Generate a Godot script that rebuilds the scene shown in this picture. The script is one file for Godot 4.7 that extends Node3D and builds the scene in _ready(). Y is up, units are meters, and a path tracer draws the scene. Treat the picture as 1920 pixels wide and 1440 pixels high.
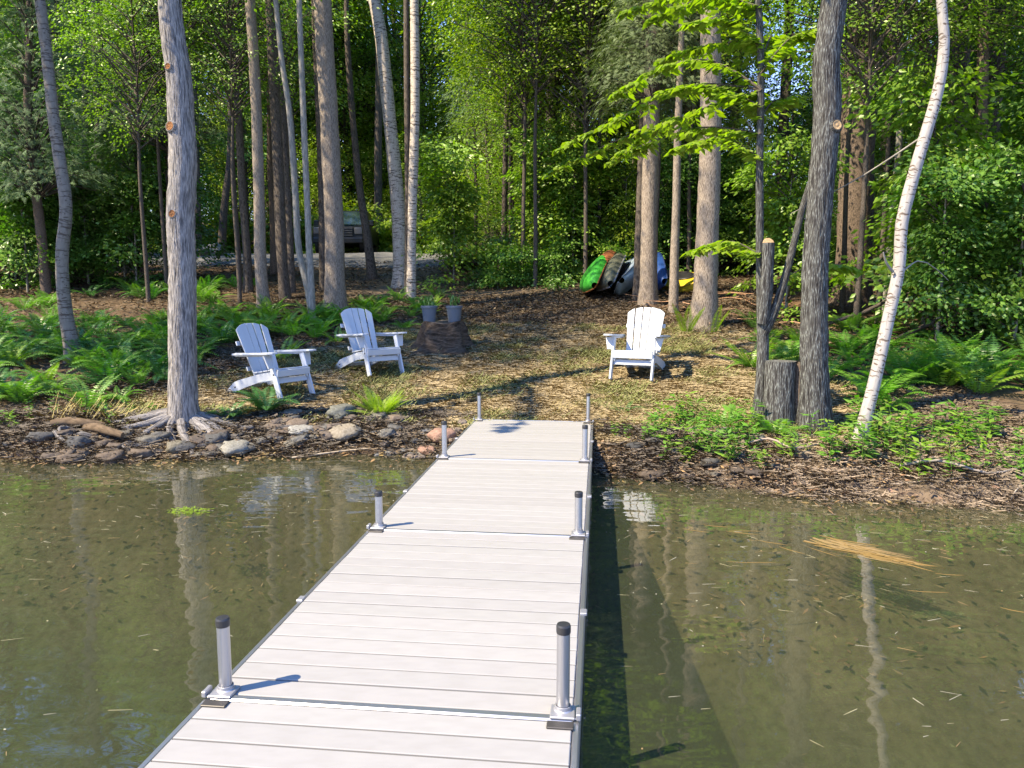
extends Node3D
# A dock on a wooded lake shore. Camera stands on the dock; -z is up the bank, y = 0 is the water, metres.

var rng := RandomNumberGenerator.new()
var lumps := FastNoiseLite.new()
var patches := FastNoiseLite.new()
var furrows := FastNoiseLite.new()
var mats := {}
var shared := {}
var used := {}

const PROFILE := [[-30, -1.5], [-6, -1.15], [-3, -0.9], [-1.5, -0.42], [-0.6, -0.13], [0, 0], [0.25, 0.13], [0.6, 0.21], [1.3, 0.28], [2.0, 0.38], [2.8, 0.50], [4.2, 0.66], [5.6, 0.86], [8, 1.2], [10, 1.5], [13, 1.95], [16, 2.5], [18.5, 2.78], [24, 2.9], [40, 3.4], [90, 9], [140, 15]]
const SHORE := [[-80, 9.2], [-12, 7.48], [-4.88, 7.18], [-3.61, 7.16], [-2.54, 7.45], [-1.69, 7.45], [-0.84, 7.42], [0.79, 6.58], [1.53, 6.34], [2.08, 5.96], [2.67, 5.85], [3.38, 5.65], [3.82, 5.58], [10, 5.08], [80, 3.0]]
const DOCK_AT := Vector3(-0.41, 0.24, -2.38)
const DOCK_TURN := -0.1126

func table(t: Array, v: float) -> float:
	if v <= t[0][0]: return t[0][1]
	for i in range(1, t.size()):
		if v <= t[i][0]:
			var f: float = (v - t[i - 1][0]) / (t[i][0] - t[i - 1][0])
			return lerpf(t[i - 1][1], t[i][1], f)
	return t[-1][1]

func inland(x: float, z: float) -> float:
	return -z - table(SHORE, x)

func gy(x: float, z: float) -> float:
	var t := inland(x, z)
	var h := table(PROFILE, t)
	var n := lumps.get_noise_2d(x * 14.0, z * 14.0)
	h += n * (0.05 * smoothstep(0.0, 0.2, t) * (1.0 - smoothstep(0.7, 1.6, t)) + 0.025 * (1.0 - smoothstep(8.0, 12.0, t)))
	h += 0.14 * smoothstep(8.0, 14.0, t) * lumps.get_noise_2d(x * 2.0 + 50.0, z * 2.0)
	h -= 0.1 * exp(-pow((x - 0.3) / 1.0, 2.0) - pow((z + 7.7) / 0.8, 2.0))
	return h

# ---------------------------------------------------------------- geometry
class Geo:
	var v := PackedVector3Array()
	var n := PackedVector3Array()
	var uv := PackedVector2Array()
	var col := PackedColorArray()
	var ix := PackedInt32Array()
	func add(p: Vector3, nn: Vector3, u: Vector2, c: Color) -> int:
		v.append(p); n.append(nn); uv.append(u); col.append(c)
		return v.size() - 1
	func tri(a: int, b: int, c: int) -> void:  # counter-clockwise seen from outside; stored clockwise
		ix.append(a); ix.append(c); ix.append(b)
	func flat(pts: Array, c: Color, away := Vector3.INF) -> void:
		var nn: Vector3 = (pts[1] - pts[0]).cross(pts[2] - pts[0]).normalized()
		var turn := false
		if away != Vector3.INF and nn.dot(pts[0] - away) < 0.0:
			turn = true
			nn = -nn
		var f := v.size()
		for k in pts.size():
			var p: Vector3 = pts[k]
			add(p, nn, Vector2(p.x + p.z * 0.3, p.y + p.z), c)
		for k in range(1, pts.size() - 1):
			if turn: tri(f, f + k + 1, f + k)
			else: tri(f, f + k, f + k + 1)
	func cbox(t: Transform3D, size: Vector3, ch := 0.004, c := Color.WHITE) -> void:
		var h := size * 0.5
		var mid := t.origin
		var at := func(s: Vector3, k: int) -> Vector3:
			var p := Vector3(s.x * (h.x - ch), s.y * (h.y - ch), s.z * (h.z - ch))
			p[k] = s[k] * h[k]
			return t * p
		for k in 3:
			var l := (k + 1) % 3
			var m := (k + 2) % 3
			for sk in [-1, 1]:
				var s := Vector3.ZERO
				s[k] = sk
				var q := []
				for w in [[-1, -1], [1, -1], [1, 1], [-1, 1]]:
					s[l] = w[0]; s[m] = w[1]
					q.append((at as Callable).call(s, k))
				flat(q, c, mid)
				for sl in [-1, 1]:
					s[k] = sk; s[l] = sl
					var e := []
					s[m] = -1
					e.append((at as Callable).call(s, k)); e.append((at as Callable).call(s, l))
					s[m] = 1
					e.append((at as Callable).call(s, l)); e.append((at as Callable).call(s, k))
					flat(e, c, mid)
		for sx in [-1, 1]:
			for sy in [-1, 1]:
				for sz in [-1, 1]:
					var s := Vector3(sx, sy, sz)
					flat([(at as Callable).call(s, 0), (at as Callable).call(s, 1), (at as Callable).call(s, 2)], c, mid)
	func board(a: Vector3, b: Vector3, wide: Vector3, w: float, th: float, ch := 0.004, c := Color.WHITE) -> void:
		var x := (b - a).normalized()
		var z := x.cross(wide).normalized()
		var y := z.cross(x).normalized()
		cbox(Transform3D(Basis(x, y, z), (a + b) * 0.5), Vector3(a.distance_to(b), w, th), ch, c)
	func prism(outline: PackedVector2Array, th: float, t: Transform3D, c := Color.WHITE, ch := 0.004) -> void:  # outline in local x, y; thickness along z, edges chamfered
		var cen := Vector2.ZERO
		for p in outline: cen += p / outline.size()
		var small := PackedVector2Array()
		var many := outline.size()
		for p in outline: small.append(p + (cen - p).normalized() * ch)
		var mid := t * Vector3(cen.x, cen.y, 0)
		for s in [-1.0, 1.0]:
			var face := []
			for p in small: face.append(t * Vector3(p.x, p.y, s * th * 0.5))
			for k in many:
				flat([mid + t.basis.z * s * th * 0.5, face[k], face[(k + 1) % many]], c, mid)
				flat([face[k], face[(k + 1) % many], t * Vector3(outline[(k + 1) % many].x, outline[(k + 1) % many].y, s * (th * 0.5 - ch)), t * Vector3(outline[k].x, outline[k].y, s * (th * 0.5 - ch))], c, mid)
		for k in many:
			var p := outline[k]
			var q := outline[(k + 1) % many]
			var d := th * 0.5 - ch
			flat([t * Vector3(p.x, p.y, -d), t * Vector3(q.x, q.y, -d), t * Vector3(q.x, q.y, d), t * Vector3(p.x, p.y, d)], c, mid)
	func tube(path: PackedVector3Array, rad: PackedFloat32Array, sides: int, c := Color.WHITE, wob: FastNoiseLite = null, amp := 0.0, stretch := 1.0, cap := true, urep := 1.0) -> void:
		var f0 := v.size()
		var side := Vector3.RIGHT
		var along := 0.0
		for k in path.size():
			var d := (path[mini(k + 1, path.size() - 1)] - path[maxi(k - 1, 0)]).normalized()
			if absf(d.dot(side)) > 0.95: side = Vector3.FORWARD
			side = (side - d * d.dot(side)).normalized()
			var up := d.cross(side)
			if k > 0: along += path[k].distance_to(path[k - 1])
			for s in sides + 1:
				var a := TAU * s / sides
				var o := side * cos(a) + up * sin(a)
				var r := rad[k]
				if wob: r *= 1.0 + amp * wob.get_noise_3d(o.x * 60.0, along * 60.0 / stretch, o.z * 60.0 + o.y * 23.0)
				add(path[k] + o * r, o, Vector2(urep * s / sides, along), c)
		for k in path.size() - 1:
			for s in sides:
				var a := f0 + k * (sides + 1) + s
				tri(a, a + 1, a + sides + 2); tri(a, a + sides + 2, a + sides + 1)
		if cap:
			for e in 2:
				var k: int = 0 if e == 0 else path.size() - 1
				var d := (path[0] - path[1]).normalized() if e == 0 else (path[k] - path[k - 1]).normalized()
				var m := add(path[k], d, Vector2(0, 0), c)
				for s in sides:
					var a := f0 + k * (sides + 1) + s
					var p := add(v[a], d, Vector2(0.1, 0), c)
					var q := add(v[a + 1], d, Vector2(0.1, 0.1), c)
					if e == 0: tri(m, q, p)
					else: tri(m, p, q)
	func lathe(prof: Array, sides: int, t: Transform3D, c := Color.WHITE) -> void:  # prof: [radius, y] from the bottom up
		for k in prof.size() - 1:
			var r0: float = prof[k][0]; var y0: float = prof[k][1]; var r1: float = prof[k + 1][0]; var y1: float = prof[k + 1][1]
			var sl := Vector2(y1 - y0, r0 - r1)
			if sl.length() < 1e-6: continue
			sl = sl.normalized()
			var f := v.size()
			for s in sides + 1:
				var a := TAU * s / sides
				var o := Vector3(cos(a), 0, sin(a))
				var nn := (t.basis * (o * sl.x + Vector3.UP * sl.y)).normalized()
				add(t * (o * r0 + Vector3.UP * y0), nn, Vector2(float(s) / sides * 2, y0), c)
				add(t * (o * r1 + Vector3.UP * y1), nn, Vector2(float(s) / sides * 2, y1), c)
			for s in sides:
				var a := f + s * 2
				tri(a, a + 1, a + 3); tri(a, a + 3, a + 2)
	func grid(rows: Array, c := Color.WHITE, closed := false) -> void:  # rows of equally many points, smooth
		var w: int = rows[0].size()
		var f := v.size()
		for r in rows.size():
			for k in w:
				var du: Vector3 = rows[r][(k + 1) % w if closed else mini(k + 1, w - 1)] - rows[r][(k - 1 + w) % w if closed else maxi(k - 1, 0)]
				var dv: Vector3 = rows[mini(r + 1, rows.size() - 1)][k] - rows[maxi(r - 1, 0)][k]
				add(rows[r][k], du.cross(dv).normalized(), Vector2(float(k) / w, float(r) / rows.size()), c)
		for r in rows.size() - 1:
			for k in (w if closed else w - 1):
				var a := f + r * w + k
				var b := f + r * w + (k + 1) % w
				tri(a, b, b + w); tri(a, b + w, a + w)
	func leaf(p: Vector3, d: Vector3, nn: Vector3, l: float, w: float, c: Color) -> void:
		var s := d.cross(nn).normalized() * w * 0.5
		var m := p + d * l * 0.42 - nn * l * 0.05
		var f := v.size()
		add(p, nn, Vector2(0.5, 0), c); add(m + s, (nn + s * 8.0 / maxf(w * 16.0, 0.001)).normalized(), Vector2(1, 0.4), c)
		add(p + d * l - nn * l * 0.12, nn, Vector2(0.5, 1), c); add(m - s, (nn - s * 8.0 / maxf(w * 16.0, 0.001)).normalized(), Vector2(0, 0.4), c)
		tri(f, f + 1, f + 2); tri(f, f + 2, f + 3)
	func mesh() -> ArrayMesh:
		var a := []
		a.resize(Mesh.ARRAY_MAX)
		a[Mesh.ARRAY_VERTEX] = v; a[Mesh.ARRAY_NORMAL] = n; a[Mesh.ARRAY_TEX_UV] = uv; a[Mesh.ARRAY_COLOR] = col; a[Mesh.ARRAY_INDEX] = ix
		var m := ArrayMesh.new()
		m.add_surface_from_arrays(Mesh.PRIMITIVE_TRIANGLES, a)
		return m

# ---------------------------------------------------------------- naming
func numbered(called: String) -> String:
	var k: int = used.get(called, 0)
	used[called] = k + 1
	return called if k == 0 else "%s_%03d" % [called, k]

func tag(o: Node, label: String, category: String, group := "", kind := "") -> Node:
	if label: o.set_meta("label", label)
	if category: o.set_meta("category", category)
	if group: o.set_meta("group", group)
	if kind: o.set_meta("kind", kind)
	return o

func thing(called: String, label: String, category: String, at := Vector3.ZERO, turn := 0.0, group := "") -> Node3D:
	var o := Node3D.new()
	o.name = numbered(called)
	add_child(o)
	o.position = at
	o.rotation.y = turn
	tag(o, label, category, group)
	return o

func part(called: String, m: Mesh, mat: Material, parent: Node = null, t := Transform3D()) -> MeshInstance3D:
	var o := MeshInstance3D.new()
	o.mesh = m
	o.material_override = mat
	o.transform = t
	if parent == null:
		o.name = numbered(called)
		add_child(o)
	else:
		var k := 0
		var nm := called
		while parent.has_node(nm):
			k += 1
			nm = "%s_%03d" % [called, k]
		o.name = nm
		parent.add_child(o, true)
	return o

func scatter(called: String, m: Mesh, mat: Material, where: Array, tints: Array, parent: Node = null) -> MultiMeshInstance3D:
	var mm := MultiMesh.new()
	mm.transform_format = MultiMesh.TRANSFORM_3D
	mm.use_colors = true
	mm.mesh = m
	mm.instance_count = where.size()
	for i in where.size():
		mm.set_instance_transform(i, where[i])
		mm.set_instance_color(i, tints[i])
	var o := MultiMeshInstance3D.new()
	o.multimesh = mm
	o.material_override = mat
	o.name = numbered(called) if parent == null else called
	if parent == null: add_child(o)
	else: parent.add_child(o, true)
	o.set_meta("kind", "stuff")
	return o

# ---------------------------------------------------------------- materials
func noise_image(w: int, h: int, freq: float, seed_: int, ridged := false, oct := 4) -> PackedByteArray:
	var f := FastNoiseLite.new()
	f.seed = seed_
	f.frequency = freq
	f.noise_type = FastNoiseLite.TYPE_SIMPLEX_SMOOTH
	f.fractal_type = FastNoiseLite.FRACTAL_RIDGED if ridged else FastNoiseLite.FRACTAL_FBM
	f.fractal_octaves = oct
	var im := f.get_seamless_image(w, h)
	im.convert(Image.FORMAT_L8)
	return im.get_data()

func stretched(data: PackedByteArray, w: int, h: int, nw: int, nh: int) -> Image:
	var im := Image.create_from_data(w, h, false, Image.FORMAT_L8, data)
	im.resize(nw, nh, Image.INTERPOLATE_CUBIC)
	return im

func ramped(data: PackedByteArray, w: int, h: int, ramp: Array) -> ImageTexture:  # ramp: [value 0..1, Color linear]
	var table_ := PackedByteArray()
	table_.resize(768)
	for k in 256:
		var f := k / 255.0
		var c: Color = ramp[0][1]
		for j in range(1, ramp.size()):
			if f >= ramp[j - 1][0]:
				c = ramp[j - 1][1].lerp(ramp[j][1], clampf((f - ramp[j - 1][0]) / (ramp[j][0] - ramp[j - 1][0]), 0, 1))
		c = c.linear_to_srgb()
		table_[k * 3] = int(clampf(c.r, 0, 1) * 255); table_[k * 3 + 1] = int(clampf(c.g, 0, 1) * 255); table_[k * 3 + 2] = int(clampf(c.b, 0, 1) * 255)
	var out := PackedByteArray()
	out.resize(w * h * 3)
	for i in w * h:
		var b := data[i] * 3
		out[i * 3] = table_[b]; out[i * 3 + 1] = table_[b + 1]; out[i * 3 + 2] = table_[b + 2]
	return ImageTexture.create_from_image(Image.create_from_data(w, h, false, Image.FORMAT_RGB8, out))

func plain(c: Color, rough := 0.8, metal := 0.0) -> StandardMaterial3D:  # c is linear
	var m := StandardMaterial3D.new()
	m.albedo_color = c.linear_to_srgb()
	m.roughness = rough
	m.metallic = metal
	m.vertex_color_use_as_albedo = true
	return m

func leafy(c: Color, back: Color, rough := 0.4) -> StandardMaterial3D:
	var m := plain(c, rough)
	m.backlight_enabled = true
	m.backlight = back
	m.cull_mode = BaseMaterial3D.CULL_DISABLED
	m.metallic_specular = 0.55
	return m

func bark(ramp: Array, seed_: int, squeeze: float, freq: float, relief: float, ridged := true, u := 2.0, vv := 0.8) -> StandardMaterial3D:
	var w := 256
	var a := noise_image(w, w, freq, seed_, ridged, 4)
	var im := stretched(a, w, w, w, int(w * squeeze))
	if squeeze < 1.0:  # rows squeezed: features lie across the trunk
		pass
	im.resize(512, 512, Image.INTERPOLATE_CUBIC)
	var fine := noise_image(512, 512, 0.08, seed_ + 7, false, 3)
	var data := im.get_data()
	for i in data.size():
		data[i] = clampi(int(data[i] * 0.78 + fine[i] * 0.44 - 28), 0, 255)
	var m := StandardMaterial3D.new()
	m.albedo_texture = ramped(data, 512, 512, ramp)
	m.roughness = 0.95
	m.metallic_specular = 0.25
	m.heightmap_enabled = true
	m.heightmap_texture = ImageTexture.create_from_image(Image.create_from_data(512, 512, false, Image.FORMAT_L8, data))
	m.heightmap_scale = relief
	m.uv1_scale = Vector3(u, vv, 1)
	m.vertex_color_use_as_albedo = true
	return m

func birch_bark(white: Color, dark: Color, seed_: int, much: float) -> StandardMaterial3D:
	var w := 512
	var fine := noise_image(w, w, 0.02, seed_, false, 5)
	var r := RandomNumberGenerator.new()
	r.seed = seed_
	var f := PackedFloat32Array()
	f.resize(w * w)
	for i in w * w: f[i] = 0.75 + (fine[i] / 255.0 - 0.5) * 0.7
	for k in int(150 * much):  # lenticels: short dark bars lying across
		var cx := r.randi() % w
		var cy := r.randi() % w
		var ln := 8 + int(pow(r.randf(), 3.0) * 110)
		var th := 1 + int(pow(r.randf(), 2.0) * 5.0)
		for y in range(-th, th + 1):
			for x in range(-ln, ln + 1):
				var q := 1.0 - pow(float(x) / ln, 2.0) - pow(float(y) / (th + 0.5), 2.0)
				if q > 0.0:
					var i := posmod(cy + y + int(3.0 * sin(x * 0.05 + cx)), w) * w + posmod(cx + x, w)
					f[i] = minf(f[i], 0.75 - 0.75 * minf(q * 2.0, 1.0))
	var data := PackedByteArray()
	data.resize(w * w)
	for i in w * w: data[i] = clampi(int(f[i] * 255.0), 0, 255)
	var m := StandardMaterial3D.new()
	m.albedo_texture = ramped(data, w, w, [[0.0, dark], [0.35, dark.lerp(white, 0.35)], [0.7, white * 0.85], [1.0, white]])
	m.roughness = 0.8
	m.heightmap_enabled = true
	m.heightmap_texture = ImageTexture.create_from_image(Image.create_from_data(w, w, false, Image.FORMAT_L8, data))
	m.heightmap_scale = 0.12
	m.uv1_scale = Vector3(1, 0.9, 1)
	m.vertex_color_use_as_albedo = true
	return m

func ground_like(ramp: Array, seed_: int, freq: float, size: float, relief: float, rough := 0.95, spec := 0.2) -> StandardMaterial3D:
	var w := 512
	var a := noise_image(w, w, freq, seed_, false, 6)
	var m := StandardMaterial3D.new()
	m.albedo_texture = ramped(a, w, w, ramp)
	m.uv1_triplanar = true
	m.uv1_world_triplanar = true
	m.uv1_scale = Vector3.ONE / size
	m.roughness = rough
	m.metallic_specular = spec
	if relief > 0.0:
		m.heightmap_enabled = true
		m.heightmap_texture = ImageTexture.create_from_image(Image.create_from_data(w, w, false, Image.FORMAT_L8, a))
		m.heightmap_scale = relief
	m.vertex_color_use_as_albedo = true
	return m

func make_materials() -> void:
	mats.furrowed = bark([[0.15, Color(0.035, 0.033, 0.034)], [0.45, Color(0.15, 0.14, 0.135)], [0.7, Color(0.29, 0.27, 0.255)], [1, Color(0.42, 0.39, 0.36)]], 11, 4.0, 0.03, 1.0, true, 2.0, 0.38)
	mats.lichen = bark([[0.15, Color(0.016, 0.015, 0.015)], [0.45, Color(0.05, 0.047, 0.045)], [0.65, Color(0.095, 0.095, 0.09)], [0.85, Color(0.26, 0.28, 0.26)]], 23, 2.5, 0.03, 0.9, true, 2.0, 0.5)
	mats.scaly = bark([[0.15, Color(0.045, 0.036, 0.03)], [0.42, Color(0.155, 0.125, 0.10)], [0.7, Color(0.28, 0.235, 0.19)], [1, Color(0.40, 0.345, 0.29)]], 31, 1.6, 0.04, 0.45, true, 2.0, 0.7)
	mats.scaly_dark = bark([[0.15, Color(0.03, 0.024, 0.02)], [0.45, Color(0.09, 0.07, 0.055)], [0.75, Color(0.16, 0.12, 0.095)], [1, Color(0.22, 0.18, 0.15)]], 37, 1.6, 0.04, 0.4, true, 1.0, 1.0)
	mats.dark = bark([[0.15, Color(0.025, 0.021, 0.018)], [0.45, Color(0.07, 0.058, 0.048)], [0.75, Color(0.12, 0.10, 0.085)], [1, Color(0.19, 0.165, 0.14)]], 41, 2.5, 0.03, 0.4, true, 1.0, 0.8)
	mats.smooth = bark([[0.1, Color(0.12, 0.11, 0.095)], [0.5, Color(0.22, 0.205, 0.175)], [1, Color(0.33, 0.31, 0.27)]], 47, 1.0, 0.03, 0.15, false, 1.0, 0.7)
	mats.birch = birch_bark(Color(0.46, 0.40, 0.34), Color(0.06, 0.045, 0.035), 53, 1.1)
	mats.white = birch_bark(Color(0.32, 0.30, 0.28), Color(0.09, 0.065, 0.05), 59, 1.1)
	mats.silver = birch_bark(Color(0.185, 0.165, 0.14), Color(0.055, 0.042, 0.032), 61, 1.5)
	mats.cut = ground_like([[0.2, Color(0.24, 0.15, 0.08)], [0.5, Color(0.36, 0.25, 0.13)], [0.9, Color(0.44, 0.32, 0.19)]], 67, 0.02, 0.25, 0.3)
	mats.orange_cut = ground_like([[0.2, Color(0.09, 0.038, 0.02)], [0.5, Color(0.20, 0.09, 0.036)], [0.9, Color(0.30, 0.17, 0.085)]], 71, 0.02, 0.2, 0.6)
	mats.ground = ground_like([[0.2, Color(0.5, 0.5, 0.5)], [0.5, Color(0.85, 0.85, 0.85)], [0.8, Color(1.0, 1.0, 1.0)]], 73, 0.03, 1.3, 1.0)
	mats.gravel = ground_like([[0.25, Color(0.075, 0.076, 0.078)], [0.5, Color(0.13, 0.13, 0.13)], [0.8, Color(0.19, 0.188, 0.185)]], 79, 0.06, 1.1, 0.5)
	mats.rock = ground_like([[0.2, Color(0.55, 0.53, 0.5)], [0.5, Color(0.8, 0.8, 0.78)], [0.8, Color(1.0, 1.0, 1.0)]], 83, 0.025, 0.4, 0.35)
	mats.straw = plain(Color(1, 1, 1), 0.8)
	mats.straw.backlight_enabled = true
	mats.straw.backlight = Color(0.4, 0.36, 0.25)
	mats.twig = plain(Color(1, 1, 1), 0.9)
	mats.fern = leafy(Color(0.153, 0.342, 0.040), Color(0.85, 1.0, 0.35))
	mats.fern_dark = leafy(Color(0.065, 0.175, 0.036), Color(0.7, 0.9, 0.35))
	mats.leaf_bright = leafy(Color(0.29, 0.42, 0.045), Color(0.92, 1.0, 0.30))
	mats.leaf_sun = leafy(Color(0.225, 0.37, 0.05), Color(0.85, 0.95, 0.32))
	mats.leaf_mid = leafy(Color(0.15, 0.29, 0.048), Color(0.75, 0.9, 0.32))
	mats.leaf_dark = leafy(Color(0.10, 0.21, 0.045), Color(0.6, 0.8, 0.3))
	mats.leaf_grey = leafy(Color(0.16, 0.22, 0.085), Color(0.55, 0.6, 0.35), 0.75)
	mats.needle = leafy(Color(0.085, 0.155, 0.05), Color(0.35, 0.45, 0.2), 0.75)
	mats.paint = plain(Color(0.40, 0.43, 0.48), 0.5)
	mats.alu = plain(Color(0.44, 0.44, 0.455), 0.36, 0.9)
	mats.alu_dull = plain(Color(0.33, 0.33, 0.345), 0.5, 0.7)
	mats.black = plain(Color(0.02, 0.02, 0.022), 0.45)
	mats.bolt = plain(Color(0.06, 0.055, 0.05), 0.5, 0.5)
	mats.pot = plain(Color(0.085, 0.105, 0.135), 0.55)
	mats.soil = plain(Color(0.025, 0.018, 0.012), 0.95)
	var deck_noise := noise_image(256, 256, 0.012, 97, false, 5)
	mats.deck = StandardMaterial3D.new()
	mats.deck.albedo_texture = ramped(deck_noise, 256, 256, [[0.2, Color(0.94, 0.935, 0.93)], [0.5, Color(0.975, 0.97, 0.97)], [0.8, Color(1, 0.995, 0.99)]])
	mats.deck.uv1_triplanar = true
	mats.deck.uv1_world_triplanar = true
	mats.deck.uv1_scale = Vector3(2.0, 6.0, 6.0)
	mats.deck.roughness = 0.6
	mats.deck.metallic_specular = 0.3
	mats.deck.vertex_color_use_as_albedo = true
	var w := 512
	var ripple := noise_image(w, w, 0.012, 101, false, 3)
	mats.water = StandardMaterial3D.new()
	mats.water.albedo_color = Color(0.050, 0.057, 0.029, 0.0).linear_to_srgb()
	mats.water.albedo_color.a = 0.42
	mats.water.transparency = BaseMaterial3D.TRANSPARENCY_ALPHA
	mats.water.roughness = 0.02
	mats.water.metallic_specular = 0.5
	mats.water.heightmap_enabled = true
	mats.water.heightmap_texture = ImageTexture.create_from_image(Image.create_from_data(w, w, false, Image.FORMAT_L8, ripple))
	mats.water.heightmap_scale = 0.4
	mats.water.uv1_triplanar = true
	mats.water.uv1_world_triplanar = true
	mats.water.uv1_scale = Vector3(0.17, 0.3, 0.42)

# ---------------------------------------------------------------- plants
func rv(s := 1.0) -> Vector3:
	return Vector3(rng.randf_range(-s, s), rng.randf_range(-s, s), rng.randf_range(-s, s))

func ball() -> Vector3:
	for k in 20:
		var p := rv()
		if p.length() < 1.0: return p
	return Vector3.ZERO

func shade(v: float) -> Color:
	return Color(v, v, v)

# a crown of leaves round the trunk's axis, y from 0 to tall; leaves sit in flat layered sprays at the ends of limbs
func crown(seed_: int, wide: float, tall: float, sprays: int, per: int, leaf_len: float, shape: String) -> Array:
	rng.seed = seed_
	var g := Geo.new()
	var b := Geo.new()
	for k in sprays:
		var q := ball()
		q = q.normalized() * pow(q.length(), 0.55)
		var c := Vector3(q.x * wide, (q.y * 0.5 + 0.5) * tall, q.z * wide)
		if shape == "cone":
			var f := rng.randf()
			f = 1.0 - sqrt(f)
			var a := rng.randf() * TAU
			var r := wide * (1.0 - f * 0.85) * rng.randf_range(0.35, 1.0)
			c = Vector3(cos(a) * r, f * tall, sin(a) * r)
		elif shape == "low":
			var f := pow(rng.randf(), 1.15)
			var a := rng.randf() * TAU
			var r := wide * sqrt(rng.randf()) * (0.75 + 0.5 * sin(f * 9.0 + seed_)) * (1.0 - 0.5 * f)
			c = Vector3(cos(a) * r, f * tall, sin(a) * r)
		var out := Vector3(c.x, 0, c.z).normalized()
		var from := Vector3(0, maxf(c.y - Vector2(c.x, c.z).length() * 0.55, 0.0), 0)
		b.tube(PackedVector3Array([from, (from + c) * 0.5 + Vector3(0, 0.12, 0) * wide, c]), PackedFloat32Array([0.012 * wide, 0.007 * wide, 0.004]), 4, shade(1), null, 0, 1, false)
		var tone := rng.randf_range(0.65, 1.2)
		var spread := 0.21 * minf(wide, 3.0) * rng.randf_range(0.7, 1.3)
		var tilt := (Vector3.UP + rv(0.35) + out * 0.55).normalized()
		for j in per:
			var u := rng.randfn() * spread
			var w := rng.randfn() * spread
			var flat := Vector3(u, 0, w)
			flat -= tilt * flat.dot(tilt)
			var p := c + flat + tilt * rng.randfn() * spread * 0.22
			var d := (out * 0.6 + flat.normalized() + rv(0.5) + Vector3(0, -0.35, 0)).normalized()
			var nn := (tilt + rv(0.7)).normalized()
			var t := tone * rng.randf_range(0.8, 1.2)
			if shape == "cone":
				needles(g, p, d, nn, leaf_len * rng.randf_range(0.7, 1.3), t)
			else:
				g.leaf(p, d, nn, leaf_len * rng.randf_range(0.7, 1.25), leaf_len * 0.62, Color(t * rng.randf_range(0.9, 1.15), t, t * rng.randf_range(0.7, 1.2)))
	return [g.mesh(), b.mesh()]

func needles(g: Geo, p: Vector3, d: Vector3, nn: Vector3, l: float, t: float) -> void:  # a flat twig: side shoots both ways
	var s := d.cross(nn).normalized()
	for k in 6:
		var f := 0.06 + 0.16 * k
		var q := p + d * l * f - nn * l * 0.25 * f * f
		var ln := l * 0.36 * (1.0 - 0.75 * f)
		for sgn in [-1.0, 1.0]:
			g.leaf(q, (s * sgn + d * 0.7 - nn * 0.15).normalized(), nn, ln, l * 0.05, shade(t * rng.randf_range(0.8, 1.2)))
	g.leaf(p, d, nn, l, l * 0.045, shade(t * 0.9))

func crown_part(o: Node3D, kind: String, at: Vector3, size: float, turn: float, leaf_mat: Material) -> void:
	var c: Array = shared[kind]
	var t := Transform3D(Basis(Vector3.UP, turn).scaled(Vector3.ONE * size), at)
	part("crown", c[0], leaf_mat, o, t).set_meta("kind", "stuff")
	part("limbs", c[1], mats.dark, o, t)

func smooth_path(pts: Array, steps: int) -> Array:  # Catmull-Rom through [x, y, r] or [x, y, z, r]
	var path := PackedVector3Array()
	var rad := PackedFloat32Array()
	var P := []
	for p in pts:
		P.append([Vector3(p[0], p[1], p[2]), p[3]] if p.size() == 4 else [Vector3(p[0], p[1], 0), p[2]])
	for k in P.size() - 1:
		var a: Vector3 = P[maxi(k - 1, 0)][0]; var b: Vector3 = P[k][0]; var c: Vector3 = P[k + 1][0]; var d: Vector3 = P[mini(k + 2, P.size() - 1)][0]
		for j in steps:
			var f := float(j) / steps
			path.append(b.cubic_interpolate_in_time(c, a, d, f, maxf(b.distance_to(c), 0.001), -maxf(a.distance_to(b), 0.001), b.distance_to(c) + maxf(c.distance_to(d), 0.001)))
			rad.append(lerpf(P[k][1], P[k + 1][1], f))
	path.append(P[-1][0]); rad.append(P[-1][1])
	return [path, rad]

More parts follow.
